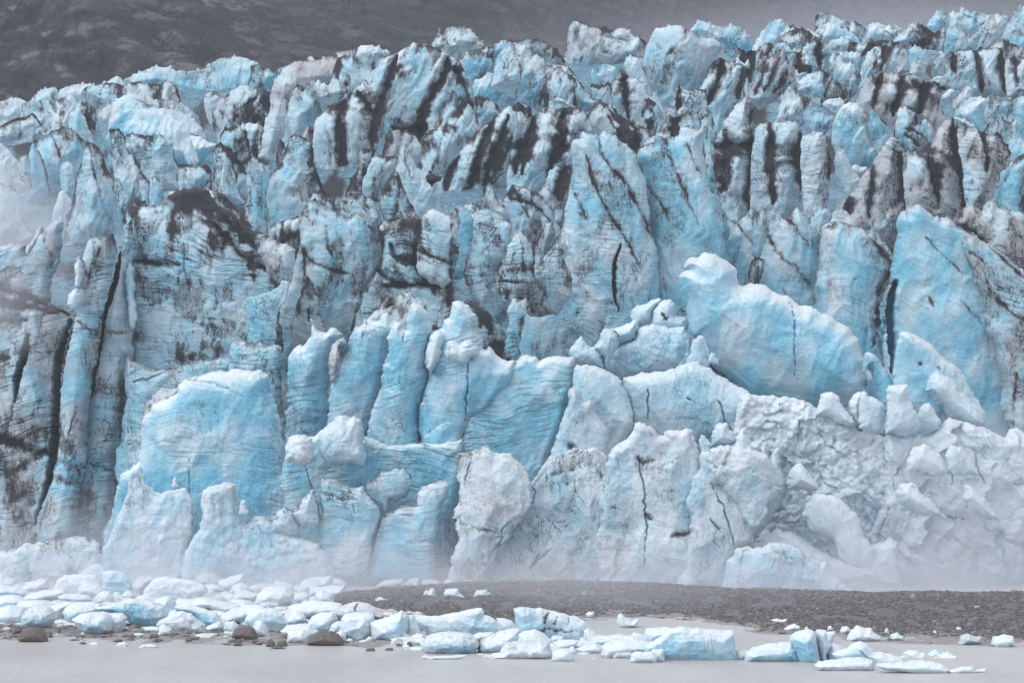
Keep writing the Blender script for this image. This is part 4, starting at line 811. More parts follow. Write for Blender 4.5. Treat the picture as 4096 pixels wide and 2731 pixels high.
S(682, '03', "10,420 25,340 55,292 110,288 165,315 205,338 245,345 235,400 180,420 165,470 120,400 60,420", "low turquoise blocks with brown feet, left part of the upper right", blue=.55, dirt=.25, top=.3, fr=.5)
S(560, '03', "-160,2000 -150,1620 -100,1500 -60,1450 0,1440 60,1480 -20,1600 0,2000", "small misty grey slab at the foot of the white ribbed columns", blue=.4, dirt=.2, warm=.2)
S(576, '03', "240,1700 270,1568 300,1480 340,1430 400,1420 440,1480 430,1568 400,1800 250,1800", "smooth shaded blue apron under the rightmost ribbed column", blue=.45, dirt=.1, warm=.2)
# --- middle right walls
S(568, '02', "1340,1900 1350,1400 1330,1200 1345,1100 1372,1060 1385,1150 1400,1300 1440,1400 1480,1500 1520,1568 1520,1900", "blue wedge in the gap between turquoise wall and ribbed columns", blue=.6, dirt=.1)
S(562, '12', "1385,500 1380,160 1375,60 1395,-140 1430,-100 1480,-80 1540,-20 1580,-60 1620,-90 1640,-130 1665,-140 1700,-100 1740,-50 1770,10 1800,80 1800,300 1760,420 1700,480 1500,900 1400,900", "low blue wall with small pointed tops right of the turquoise wall", T=6, blue=.55, dirt=.2, top=.15, warm=.2, fl="1560,-20 1600,60 1700,120 1764,180", fw=1.6, fs=.7)
S(552, '12', "1632,420 1628,300 1640,255 1665,215 1690,203 1720,215 1742,235 1735,290 1715,350 1700,430", "small grey ear shaped fin outlined in soot, left of the twin blue walls", dirt=.3, top=.7, toplen=5, blue=.35)
S(556, '13', "-130,1100 -120,600 -60,220 -30,100 0,0 30,-60 55,-105 85,-90 110,-60 150,-70 185,-128 215,-125 250,-80 275,-40 310,5 345,35 360,50 358,160 350,300 320,380 300,420 330,460 500,900 500,1300 -200,1300", "light blue wall with brown flecked gullies and a shadowed blue bay at its right edge", 'ice_cliff', T=7, w=3, blue=.55, dirt=.12, top=.15, warm=.25, sa=10, st=.4, fl="100,-80 170,-20 220,60 280,150;0,60 60,180 140,260;180,260 230,350 290,410", fw=2.0, fs=.7, a1=.6)
S(548, '13', "310,400 335,340 350,270 357,180 360,60 368,20 400,0 440,-10 460,-50 500,-46 560,-20 620,0 680,8 705,5 740,40 780,100 820,170 850,230 862,300 830,350 800,400 790,500 800,600 815,800 845,1000 850,1400 380,1400 330,700", "square topped blue wall with small round melt holes, left of the deep blue crevasse", 'ice_cliff', T=8, w=2.6, blue=.5, dirt=.1, top=.25, warm=.3, sa=-3, st=.4, fl="860,290 815,340 770,400 745,470;700,20 740,120 800,200 860,270;750,520 745,600 740,720 700,830", fw=2.8, fs=.9, a1=.6, cr="575,360 590,362;705,490 712,495;420,250 424,252", cw=1.6, cd=1.5)
S(552, '13', "350,60 356,20 380,-20 420,-40 460,-30 470,20 440,50 400,62", "white hollow lens perched on the square topped blue wall", blue=.15, dirt=.05, top=.6, toplen=1)
S(540, '13', "790,1400 800,1000 815,700 805,600 815,500 850,390 850,260 875,100 890,-60 905,-95 935,-120 960,-90 985,-130 1010,-155 1040,-162 1070,-130 1100,-110 1140,-70 1180,-52 1220,-70 1250,-65 1290,-22 1350,15 1420,50 1500,110 1570,160 1640,205 1700,265 1764,310 1850,360 1850,1500 1500,1500 1200,1560", "huge sloping blue wall with long slanting silt lines, right side of the picture", 'ice_cliff', T=9, w=2.4, blue=.62, dirt=.04, top=.12, warm=.25, sa=14, st=.5, a1=.6, c1=(9, 12), ridge="1040,-150 1150,200 1300,700", rs=.15, fl="1290,-10 1400,50 1500,130 1570,180 1640,240 1700,300 1764,345;1070,70 1140,150 1200,210 1270,270 1330,340;1380,150 1440,200 1500,250;1300,500 1380,590 1450,670;1530,480 1600,540 1680,610 1764,640;1090,480 1130,560", fw=1.7, fs=.65, gv="872,370 850,470 842,560 838,640 850,740 848,840 842,930 838,1000", gvd=.08, gw=3.6, gd=7)
S(534, '13', "1660,1500 1600,1200 1580,900 1500,700 1480,500 1400,300 1330,120 1350,30 1420,60 1500,120 1570,170 1640,215 1700,275 1764,320 1850,370 1850,1500", "brown tinted combed slope at the right edge of the huge blue wall", 'ice_cliff', T=6, w=2.4, blue=.38, dirt=.18, top=.1, warm=.5, sa=20, st=.8, a1=.6, fl="1380,170 1440,210 1480,250;1520,440 1600,520 1680,600 1764,650;1330,480 1400,560 1470,660;1560,160 1640,240 1700,300 1764,350;1700,1000 1680,1200 1680,1350", fw=2.2, fs=.75)
S(556, '13', "1250,100 1300,-40 1340,-130 1400,-150 1480,-110 1500,-170 1560,-215 1580,-140 1640,-130 1700,-110 1764,-90 1850,-90 1850,500 1600,400", "rough warm grey shoulder with small spikes above the huge blue wall", T=6, warm=.7, dirt=.3, top=.3, blue=.05, fr=.7, cf=(3, 4), fl="1300,-20 1420,50 1500,120", fw=3)
S(544, '13', "690,60 700,15 730,5 760,30 800,90 850,140 885,180 880,260 840,210 780,130", "brown edged flake leaning on the square topped blue wall by the crevasse", warm=.4, dirt=.3, blue=.3, top=.5)
S(545, '13', "765,560 790,450 830,360 858,335 878,360 850,420 830,520 820,700 800,820", "rounded fin inside the deep blue crevasse", blue=.55, dirt=.25, top=.4)
S(560, '02', "-330,1420 -250,1400 -200,1440 -120,1380 -60,1390 0,1270 60,1285 110,1300 160,1320 200,1345 240,1400 280,1460 310,1540 350,1620 350,1950 -330,1950", "grey veined shoulder with a speckled peak, left of the tall green blue wall", T=4, dirt=.55, top=.4, blue=.3, warm=.2, fl="-20,1360 40,1380 130,1400 200,1450 280,1560;10,1290 60,1400 120,1500", fw=2)
S(556, '12', "180,120 185,60 215,0 230,-30 280,-40 300,40 260,140 230,200 200,220", "small brown pointed fin at the left foot of the tall green blue wall", dirt=.3, warm=.5, top=.4, T=2)
# ------------------------------------------------------------------ the front cliff
# --- left wall
S(520, '10', "-60,2400 -60,160 0,128 60,112 110,118 150,115 180,120 188,190 215,160 240,120 262,60 290,20 330,-10 400,-60 440,-40 420,150 350,350 350,520 460,560 560,640 520,750 490,1000 470,1350 450,1568 410,1800 370,1950 330,2080 300,2400", "far left banded wall with a brown stained upper half and a black slit", 'ice_cliff', T=6, w=2.0, blue=.28, dirt=.42, top=.1, warm=.5, sa=-12, st=.95, a1=.6, fl="-20,400 100,440 220,480 330,530 480,600;-20,520 120,530 280,560 420,600;-20,640 80,640 200,640;-20,480 60,500;-20,1440 150,1500 350,1560;-20,880 80,900", fw=6, fs=.6, gv="212,740 190,850 150,980 125,1090 112,1200;495,640 455,760 420,880 405,1000 400,1180 390,1350 375,1568 345,1750 290,1900 250,2040", gw=3.2, gd=7, cr="115,1170 95,1250 92,1340;330,560 300,650 280,760", cw=1.7, toplen=14)
S(524, '10', "150,200 185,130 230,60 262,0 290,-20 300,10 285,60 240,110 200,200", "white crumbling tip on the far left banded wall against the mist", blue=.15, dirt=.03, top=.1, fr=.5)
S(512, '10', "240,2400 280,2050 330,1880 375,1700 400,1568 425,1350 440,1000 475,800 510,660 535,600 515,560 545,440 520,410 512,300 525,225 550,196 575,205 600,110 625,50 645,70 700,62 745,42 785,38 800,100 808,170 770,380 700,600 690,750 650,960 630,1130 600,1568 575,1700 550,1900 520,2100 540,2400", "tall banded pillar between two black crevasses on the left", 'ice_cliff', T=6, w=2.2, blue=.42, dirt=.34, top=.3, warm=.45, sa=-10, st=1, a1=.6, fl="700,150 640,300 600,420;540,640 620,700 690,720;400,1600 500,1640 600,1650;420,1720 480,1760 540,1740", fw=3, fs=.55, cr="545,1225 510,1340 475,1480;720,1250 640,1500", cw=1.2, cd=3)
S(509, '10', "512,400 510,280 530,220 555,200 575,225 580,330 565,415 535,418", "rounded cigar shaped flake stuck on the tall banded pillar", blue=.1, dirt=.1, top=.4, toplen=3, T=1.5)
S(508, '10', "462,530 470,470 500,430 535,420 562,460 565,520 530,572 490,570", "egg shaped pale lump below the cigar shaped flake", blue=.25, dirt=.02, top=0, T=1.5)
S(516, '10', "430,2400 480,2050 520,1900 540,1650 580,1450 590,1200 610,1000 630,880 660,700 700,560 740,450 790,300 830,160 850,60 870,-20 905,-60 930,100 900,300 895,560 915,700 922,850 905,905 880,900 870,1200 850,1300 805,1568 795,1800 780,1950 700,2120 700,2400", "banded pillar with a brown ledge, directly left of the tall soot topped wall", 'ice_cliff', T=6, w=2.2, blue=.45, dirt=.36, top=.3, warm=.4, sa=-10, st=.95, a1=.6, fl="740,720 820,730 900,720;640,1620 720,1660 790,1660", fw=3, fs=.55, gv="828,170 808,330 775,450 735,560 708,660 694,780 676,920 658,1040 645,1150", gw=3.2, gd=7, cr="780,990 755,1060 740,1110;845,900 830,950", cw=1.1)
S(514, '10', "865,300 880,250 905,240 925,280 945,400 940,560 925,700 905,700 885,560 872,420", "thin blue flap hanging on the left corner of the tall soot topped wall", blue=.5, dirt=.15, top=.3, T=1.2)
S(521, 'O', "285,600 284,540 290,490 302,470 330,476 370,470 390,446 420,432 450,428 480,436 500,470 530,480 560,520 600,532 625,548 650,562 678,582 672,610 655,640 645,700 640,740 652,790 640,960 300,960 305,820 302,700 290,650", "tall wide wall topped with soot and ruled with fine bands, left centre", 'ice_cliff', T=8, w=1.8, blue=.32, dirt=.46, top=.85, toplen=26, warm=.2, sa=3, st=1, a1=.5, a2=.2, fl="470,430 520,500 580,560 640,610;500,520 560,590 640,630;300,600 420,610", fw=4, fs=.7, blk=.55, cr="430,572 428,610 432,640 440,672", cw=1.6, tilt=.03)
S(514, '11', "10,180 15,120 30,60 70,48 110,70 150,92 220,108 275,155 272,220 250,330 235,380 200,390 185,440 150,380 100,330 50,240", "broken brown and white block tipping off the right corner of the tall soot topped wall", dirt=.35, warm=.5, top=.3, blue=.1, fr=.8, cf=(2, 3), T=3)
S(512, '11', "-60,480 20,460 100,440 160,400 180,360 235,370 228,420 190,520 150,600 130,780 135,1000 -60,1000", "smooth right edge of the tall soot topped wall above the shadowed gap", blue=.45, dirt=.1, top=0, warm=.1, st=.7, sa=2)
S(535, '11', "120,1300 150,600 200,430 240,380 280,200 300,100 310,-100 360,-180 400,-200 450,-160 500,-120 560,-90 640,-60 700,-100 760,-90 840,-60 852,50 845,300 760,480 680,800 300,1300", "blue grey misty wall crossed by a curved soot line, in the recess left of centre", 'ice_cliff', T=6, blue=.45, dirt=.3, top=.35, warm=.25, st=.7, sa=-3, fl="300,100 330,170 380,225 450,265 560,305 640,318;490,0 500,120 540,220;340,140 340,380", fw=2.0, fs=.8)
S(528, '11', "225,900 245,660 275,560 310,460 335,370 352,325 385,370 410,420 438,500 428,600 460,660 495,740 520,900 500,1100 230,1100", "brownish pointed tower over the toothed white crest, left of centre", T=4, dirt=.4, warm=.5, top=.4, blue=.2, st=.8, fl="355,340 320,440 300,560 290,640;370,560 380,660", fw=2.5, fs=.85)
S(530, '11', "560,1200 640,900 680,600 740,440 800,330 840,250 860,120 848,20 870,-30 950,-80 1050,-60 1140,-60 1160,100 1400,130 1370,300 1370,520 1560,560 1700,700 1780,860 1780,1200", "wide wall marbled black and white with soot seams, centre", 'ice_cliff', T=6, blue=.3, dirt=.7, top=.5, toplen=30, warm=.15, st=1, a1=1.0, blk=.25, fl="850,20 880,120 850,260 800,340;930,120 960,200 1020,240 1090,250;1110,120 1100,240 1140,330 1200,380;900,400 1100,400 1350,410;840,300 920,360 1040,390;1360,320 1370,420 1360,500", fw=4, fs=.8, fr=.5, cf=(6, 8))
S(522, '11', "1105,260 1108,150 1130,60 1140,-60 1180,-120 1230,-130 1300,-100 1380,-90 1405,0 1385,120 1358,200 1345,280 1360,360 1290,420 1200,385 1130,330", "marbled pillar with looping soot seams beside the blue cleft, centre", T=4.5, blue=.25, dirt=.6, top=.4, st=.8, fl="1130,140 1200,200 1300,230 1370,260;1340,280 1350,360", fw=2.5, fs=.9)
S(524, '11', "1430,300 1445,260 1475,180 1495,60 1490,-60 1530,-100 1600,-90 1700,-50 1764,-20 1764,100 1700,240 1640,300 1640,460 1560,560 1500,470 1450,380", "banded grey pillar between the blue cleft and the small dark pyramid", T=4, blue=.3, dirt=.5, top=.4, st=1, warm=.15)
S(536, '11', "1360,360 1378,200 1385,60 1395,-120 1440,-140 1500,-60 1498,60 1480,200 1440,300 1400,360", "vivid blue cleft wall set deep between marbled pillars, centre", blue=1.0, dirt=.05, top=.2, st=.3)
S(520, '12', "-110,420 -100,280 -60,200 -30,120 0,80 45,25 80,50 115,100 145,170 162,240 160,330 165,400 140,460 110,520 60,560 0,540 -70,500", "small dark banded pyramid fin with white lit left face, centre", T=4, dirt=.5, top=.2, blue=.2, st=1, ridge="45,30 75,200 70,400", rs=.8, fl="45,40 75,140 70,260 60,330", fw=.8)
S(516, '12', "-60,900 -40,560 0,480 60,500 100,470 120,540 100,600 60,620 55,700 62,870 0,920", "dark ragged strip of banded ice beside the tall green blue wall", dirt=.6, top=.3, blue=.4, st=1)
S(526, '12', "60,560 110,480 150,350 165,300 215,270 220,200 260,160 345,140 355,220 400,300 410,400 400,480 360,520 300,600 180,615 130,610", "soot splashed foot of the tall green blue wall, centre", dirt=.65, top=.2, blue=.15, warm=.25, st=.8)
# --- front row, centre left
S(508, '10', "1555,1050 1570,960 1588,830 1600,785 1650,782 1700,778 1764,785 1830,800 1920,802 1945,830 1950,900 1930,1000 1940,1150 1900,1290 1764,1330 1560,1300", "small block of ruled ice with a lit top, wedged between blue dome and tall wall", blue=.35, dirt=.15, top=.25, warm=.1, st=1, T=3.5)
S(512, '10', "690,2500 700,2100 790,1950 800,1568 840,1350 862,1230 870,1150 868,980 870,900 885,882 905,912 935,920 1000,955 1070,985 1150,975 1260,940 1400,912 1560,878 1660,880 1640,1050 1500,1300 1300,1500 1000,2500", "pale slab below the tall wall with a long arching undercut ledge", 'ice_cliff', T=6, w=2, blue=.3, dirt=.1, top=.2, warm=.2, st=.8, sa=6, cr="930,1062 1040,1040 1120,1005 1200,960 1300,935 1420,915 1560,880", cw=2.2, cd=3.5)
S(500, '10', "960,1430 985,1350 970,1290 1000,1230 1050,1150 1110,1100 1180,1112 1250,1100 1240,1160 1180,1240 1120,1320 1060,1400 1000,1480", "heap of brown frozen debris at the left shoulder of the blue dome", 'rubble_heap', warm=.8, dirt=.75, top=0, blue=0, lump=.6, st=0, T=3)
S(495, 'O', "240,1360 240,1250 262,1150 275,1090 318,1060 325,1010 328,960 352,925 385,915 408,890 430,868 465,860 500,853 560,849 600,848 618,860 621,880 622,900 632,925 642,955 648,985 656,1040 665,1080 690,1050 720,1085 735,1130 742,1190 760,1300 740,1360", "great blue dome with a snow white rounded top and hanging pale cheek, front left", T=10, w=6, blue=.62, dirt=.05, top=0, snow=1.6, warm=.25, st=.45, sa=2, ridge="420,890 500,875 600,890 640,1000", rs=.25, a1=.8, fl="430,870 500,880 560,910", fw=1.5, fs=.3, cr="438,1040 440,1100 436,1200", cw=.8, cd=1.5)
S(487, '20', "690,960 705,760 722,620 760,540 785,480 815,400 850,330 880,260 890,180 920,110 960,62 985,90 1000,130 1015,200 1060,240 1110,262 1160,240 1230,232 1285,228 1320,290 1335,420 1320,560 1280,700 1240,960", "dirty speckled apron with a pointed left peak under the great blue dome", 'ice_mound', T=5, blue=.3, dirt=.12, warm=.45, top=.05, st=.2, lump=.35)
S(484, '20', "1220,960 1260,760 1290,640 1335,560 1375,470 1395,380 1392,290 1400,235 1440,212 1500,198 1545,180 1590,190 1632,196 1622,260 1640,320 1665,400 1700,470 1764,415 1830,420 1880,460 1920,510 2000,545 2100,570 2200,600 2280,720 2320,960", "tall crumbly white and pale blue spur at the foot of the cliff, front left", 'ice_mound', T=6, blue=.3, dirt=.08, warm=.25, top=0, st=.1, lump=.6, ridge="1500,200 1480,400 1400,650", rs=.6)
S(482, '20', "1183,215 1190,185 1200,150 1215,150 1220,185 1240,215", "tiny white bottle shaped nub on the speckled apron", 'ice_block', blue=.05, dirt=0, top=0, st=0)
S(482, '20', "1650,410 1655,330 1672,303 1692,308 1700,350 1718,385 1700,412", "little white bowling pin shaped nub right of the tall crumbly spur", 'ice_block', blue=.05, dirt=0, top=0, st=0)
S(503, '11', "200,1568 206,1350 212,1150 222,920 250,850 285,812 330,812 365,760 380,700 372,620 395,640 420,700 480,722 515,685 560,698 605,735 575,775 530,790 520,860 505,1000 500,1100 510,1300 500,1420 400,1568", "ruled blue pillar with a white feathered crest, right of the dark gap", T=5, blue=.45, dirt=.1, top=.05, snow=.9, warm=.1, st=.9, sa=-2, ridge="400,650 380,900 330,1200;560,700 500,760 380,1000", rs=.6)
S(499, '11', "500,960 515,850 545,790 570,770 610,740 625,800 600,860 590,960 560,1060 510,1060", "column of brown crumbs packed in the crack behind the feathered crest", 'rubble_heap', warm=.7, dirt=.4, lump=.5, blue=.1, top=0, T=2)
S(507, '11', "700,800 750,640 800,590 850,545 868,480 895,460 930,470 935,495 905,545 960,500 1000,465 1040,449 1080,462 1130,490 1170,530 1185,600 1215,680 1180,800", "dirt brown double horn with white tips behind the front blue blocks", T=4, dirt=.45, warm=.6, top=.2, blue=0, st=.3)
S(501, '11', "495,1400 500,1250 510,1100 540,960 585,880 620,840 640,780 660,720 690,680 725,670 762,622 770,660 800,650 850,640 880,590 905,585 945,640 990,650 1010,690 960,760 905,770 900,850 890,950 865,1050 835,1150 800,1250 775,1350 740,1430 560,1440", "blue fluted block with soft white fingers along its top, left of the crumbly crack", T=6, blue=.5, dirt=.04, top=.02, snow=1, warm=.05, st=.75, sa=-4, ridge="690,690 700,900 760,1100;560,1000 540,1300", rs=.5, cr="740,760 745,720", cw=2)
S(497, '11', "760,1640 775,1370 800,1250 835,1170 860,1060 875,940 900,920 915,850 895,760 935,680 960,655 1002,648 1012,690 1035,700 1040,620 1062,545 1085,516 1130,530 1175,572 1198,620 1216,680 1192,760 1172,850 1166,960 1195,1010 1160,1120 1125,1230 1122,1350 1110,1640", "blue block crowned by a smooth snow white tooth, centre left of the front row", T=6, blue=.45, dirt=.02, top=0, snow=1.2, warm=.1, st=.65, sa=-5, ridge="1110,530 1060,700 1000,900 960,1200", rs=.6, cr="1022,690 1018,760 1010,830", cw=1.0)
S(496, '11', "1110,1600 1118,1400 1125,1230 1165,1110 1205,1010 1168,960 1165,900 1180,800 1200,735 1240,705 1280,690 1290,650 1330,620 1345,560 1350,510 1380,503 1430,515 1480,560 1520,600 1528,680 1545,740 1565,800 1560,830 1590,835 1605,812 1640,850 1670,885 1700,905 1764,910 1800,905 1790,1050 1764,1060 1700,1130 1640,1200 1570,1280 1480,1310 1440,1400 1400,1600", "broad blue block with cracked shards and one high white horn, centre of the front row", T=6, blue=.5, dirt=.03, top=.02, snow=.9, warm=.15, st=.6, sa=-10, fr=.7, cf=(6, 7), ridge="1400,510 1420,700 1350,1000", rs=.5, cr="1300,780 1262,880 1235,960 1205,1020 1180,1080 1150,1160 1130,1230 1120,1330;1465,910 1460,1000 1463,1080 1450,1150 1448,1240 1440,1330;1500,895 1465,920", cw=1.3, cd=4)
S(494, '11', "1290,860 1310,790 1345,765 1400,790 1450,770 1500,790 1535,820 1530,880 1480,905 1440,960 1350,940 1300,900", "cluster of smooth angular shards on top of the broad horned block", 'ice_block', blue=.35, dirt=0, top=0, fr=.9, cf=(2.2, 2.2), st=.1, T=2.5)
S(494, '11', "1168,960 1172,850 1195,760 1225,722 1270,705 1300,740 1298,800 1270,900 1240,960 1205,1005", "loose pale shard leaning beside the white horn", 'ice_block', blue=.3, dirt=.02, top=0, st=.1, T=2)
S(492, '11', "180,1700 205,1568 212,1440 300,1430 400,1440 440,1400 470,1375 520,1340 548,1300 600,1292 660,1310 685,1292 715,1310 735,1335 745,1440 870,1480 1000,1495 1150,1480 1380,1470 1420,1450 1415,1640 1360,1900 1290,2040 1260,2300 300,2450 230,2300 190,1900", "low ruled blue wall with small snowy ledges behind the cliff foot, centre left", 'ice_cliff', T=5, w=1.5, blue=.62, dirt=.08, top=0, snow=.8, warm=.15, st=1, sa=0, a1=.5, fr=.35, cf=(9, 7), cr="330,1600 370,1730 400,1840 430,1900 460,2080 500,2200 530,2320", cw=1.5)
S(486, '11', "200,1600 205,1500 230,1440 290,1420 345,1425 385,1445 400,1500 395,1600 300,1640", "pile of white boulders of ice at the right foot of the great blue dome", 'rubble_heap', blue=.1, dirt=.05, warm=.35, lump=.7, top=0, st=0, T=2.5)
S(487, '11', "430,1450 450,1390 500,1360 540,1340 560,1300 610,1295 640,1320 680,1290 720,1320 735,1370 745,1450 760,1568 740,1640 500,1640 440,1560", "frosty white hummock leaning on the low ruled wall", 'ice_mound', blue=.25, dirt=.02, warm=.05, lump=.3, top=0, st=.2, T=3)
S(487, '21', "750,240 765,180 800,158 850,125 900,105 960,80 975,70 1000,85 1025,72 1040,100 1070,140 1076,200 1040,290 960,320 915,310 905,400 880,380 830,320 780,280", "warm topped jutting bracket of ruled ice, low at centre left", blue=.45, dirt=.1, warm=.4, top=.3, toplen=5, st=.9, T=4)
S(486, '21', "760,860 785,700 820,570 870,420 905,390 990,330 1060,340 1108,350 1112,260 1140,215 1200,190 1260,165 1300,165 1340,200 1330,280 1280,360 1265,500 1235,640 1215,900", "square ruled buttress capped by brown rubble, low at centre left", T=5, blue=.5, dirt=.08, warm=.35, top=.3, toplen=8, st=.9, lump=.15)
S(485, '21', "425,600 432,330 445,200 460,130 475,165 490,155 560,170 600,205 660,225 740,210 780,280 840,350 855,420 820,520 795,620 770,760 700,860 520,860 470,740", "cracked pale blue block with a brown crumb ledge, right of a dark seam", T=5, blue=.42, dirt=.08, warm=.3, top=.1, st=.6, fl="460,260 560,290 700,300", fw=3, fs=.5, cr="672,320 680,380 690,410", cw=1, fr=.4)
S(484, '21', "80,560 90,440 140,390 200,350 260,400 300,480 300,540 240,560 150,540", "wedge shaped white slab hanging left of the dark seam", 'ice_block', blue=.2, dirt=.03, warm=.2, st=.1, T=2.5)
S(484, '21', "250,400 280,340 340,270 400,230 420,320 440,470 400,500 320,500", "triangular ruled shard right of the hanging white slab", 'ice_block', blue=.3, dirt=.05, warm=.2, st=.5, T=2.5)
# --- centre and right of the front row
S(497, '12', "-400,1900 -370,1480 -330,1320 -290,1270 -240,1240 -180,1150 -120,1090 -60,1070 -60,1000 0,935 40,910 80,875 120,880 162,885 182,920 220,900 260,885 310,880 380,890 425,885 440,950 430,1100 380,1220 330,1400 290,1500 240,1640 200,1900", "sloping ruled blue shoulder with a soft knobby white crest, centre", T=6, blue=.55, dirt=.03, top=0, snow=.9, warm=.12, st=.7, sa=0, ridge="80,880 -100,1120 -300,1280", rs=.5)
S(493, '12', "400,1300 415,1100 425,1000 440,940 500,942 560,950 640,975 700,1010 760,1060 800,1150 825,1240 840,1340 800,1420 760,1500 700,1600 640,1500 560,1420 480,1300", "pale lilac facet with a sharp dark right edge, just right of picture centre", T=5, blue=.25, dirt=.05, top=.05, warm=.25, st=.15, a1=.8)
S(498, '12', "770,1300 760,1100 770,1030 860,1008 940,1000 1000,988 1060,985 1120,970 1180,940 1240,924 1290,935 1340,960 1400,1000 1440,1020 1500,1060 1560,1095 1640,1140 1680,1250 1640,1400 1560,1500 1480,1440 1300,1460 1020,1500 850,1450", "wide white rounded block split by blue cracks, centre of the front row", T=7, w=3.5, blue=.3, dirt=.02, top=0, snow=.8, warm=.15, st=.1, fr=.3, cf=(7, 8), cr="790,1130 815,1180 828,1250 840,1340;1200,1170 1230,1190;930,1105 930,1180 938,1260 935,1345;1405,1180 1440,1240 1455,1310 1490,1370 1525,1430", cw=1.7, cd=4)
S(487, '12', "-120,2560 -60,2060 50,1860 180,1700 262,1568 300,1430 340,1340 368,1250 385,1150 395,1110 425,1090 460,1112 480,1150 492,1190 520,1185 545,1170 562,1200 575,1270 610,1320 660,1385 668,1440 672,1540 700,1640 760,1800 780,2560", "pointed pale pyramid face with dark spots, centre of the lower cliff", 'ice_cliff', T=7, w=2, blue=.22, dirt=.1, top=0, warm=.4, st=.2, a1=1.0, ridge="425,1100 400,1400 300,1800", rs=.3, fl="400,1500 440,1540;690,1270 760,1300", fw=3.5, fs=.7, cr="70,1700 120,1780 140,1860 130,1900 60,1950 0,2000", cw=1.3, fr=.35, cf=(8, 8))
S(481, '21', "1320,900 1340,700 1400,560 1385,440 1350,430 1360,370 1390,345 1400,300 1380,100 1370,20 1395,-20 1480,-30 1560,-60 1650,-20 1764,-10 1830,60 1890,180 1900,300 1850,420 1764,520 1720,600 1650,700 1580,900", "white speckled massif with a curved dark hollow, lower centre", 'ice_cliff', T=5, w=2, blue=.18, dirt=.15, top=.1, warm=.45, st=.15, fl="1400,420 1420,470 1500,490 1640,530", fw=1.5, fs=.4, cr="1490,0 1460,100 1435,200;1764,450 1700,500 1690,580 1620,680 1580,760", cw=1.1, fr=.3)
S(484, '22', "-260,1000 -200,800 -60,600 0,450 60,350 150,160 240,60 290,0 400,-40 560,-60 650,0 680,60 690,1000", "low broad grey white cliff with an arched cave shadow, foot of the centre", 'ice_cliff', T=5, w=2, blue=.2, dirt=.15, top=0, warm=.4, st=.15, a1=1.2, fl="590,100 700,270 780,340;280,130 420,100", fw=3, fs=.45, cr="20,390 100,330 150,320 160,260 100,130 60,60;280,640 200,700 110,800", cw=1.3, fr=.4, cf=(8, 8))
S(480, '12', "560,2560 600,1900 640,1700 660,1568 700,1510 760,1470 800,1440 835,1400 843,1345 880,1332 920,1345 965,1370 990,1400 1010,1428 1050,1425 1045,1400 1100,1392 1160,1395 1200,1378 1235,1382 1262,1440 1285,1520 1310,1640 1330,1720 1380,1850 1440,2000 1490,2120 1550,2200 1480,2560", "tall white block with a long black vertical crack, centre of the lower cliff", 'ice_cliff', T=7, w=2, blue=.25, dirt=.12, top=0, warm=.4, st=.2, a1=1.0, fl="860,1580 900,1620 980,1600;920,1970 960,2010;1100,2120 1200,2100 1280,2090", fw=3, fs=.6, cr="870,1568 880,1680 905,1760 912,1860 915,1960 930,2060 910,2200 905,2320", cw=1.6, cd=4, ridge="900,1340 880,1700", rs=.1)
S(478, '22', "1170,900 1200,300 1290,100 1310,-30 1400,-40 1480,60 1560,100 1640,200 1700,300 1690,440 1660,600 1540,640 1450,900", "grey white face cut by a ragged blue black crack, lower right of centre", 'ice_cliff', T=5, w=2, blue=.22, dirt=.15, top=0, warm=.4, st=.15, cr="1340,30 1380,130 1385,230;1400,250 1420,310 1460,360 1480,440 1500,520 1530,610;1360,430 1430,520", cw=1.6, cd=3.5)
S(479, '12', "1292,1568 1290,1480 1298,1420 1330,1428 1370,1480 1372,1540 1360,1620 1310,1640", "slim white tooth beside the crack right of the tall white block", 'ice_block', blue=.25, dirt=.02, top=0, st=0)
S(478, '12', "1370,1500 1375,1430 1395,1375 1430,1340 1475,1338 1500,1390 1540,1450 1545,1478 1480,1505 1400,1495", "smooth white cube leaning on the crushed slope, centre right", 'ice_block', blue=.2, dirt=.02, top=0, st=0, T=3)
S(476, '12', "1340,1760 1345,1620 1365,1520 1440,1490 1530,1500 1545,1460 1562,1410 1590,1388 1618,1430 1640,1490 1700,1540 1764,1568 1800,1700 1764,1800 1764,1960 1700,2050 1640,2060 1560,1900 1450,1780", "jumbled white blocks with a small peak, right of the ragged crack", 'ice_mound', T=5, blue=.22, dirt=.06, warm=.3, lump=.3, fr=.6, cf=(4, 4), top=0, st=.1)
S(490, '13', "-300,1900 -240,1400 -200,1150 -140,1135 -80,1150 0,1160 100,1160 200,1175 260,1200 340,1240 420,1280 480,1300 560,1330 620,1400 700,1400 800,1440 900,1480 960,1568 960,1900 700,2200 300,2400 -100,2300", "crushed white slope of tiny ice rubble below the huge tilted block", 'rubble_heap', T=6, blue=.12, dirt=.05, warm=.35, lump=.8, top=0, st=0, fr=.7, cf=(1.6, 1.4), rel=.5, cr="210,1330 200,1480", cw=1)
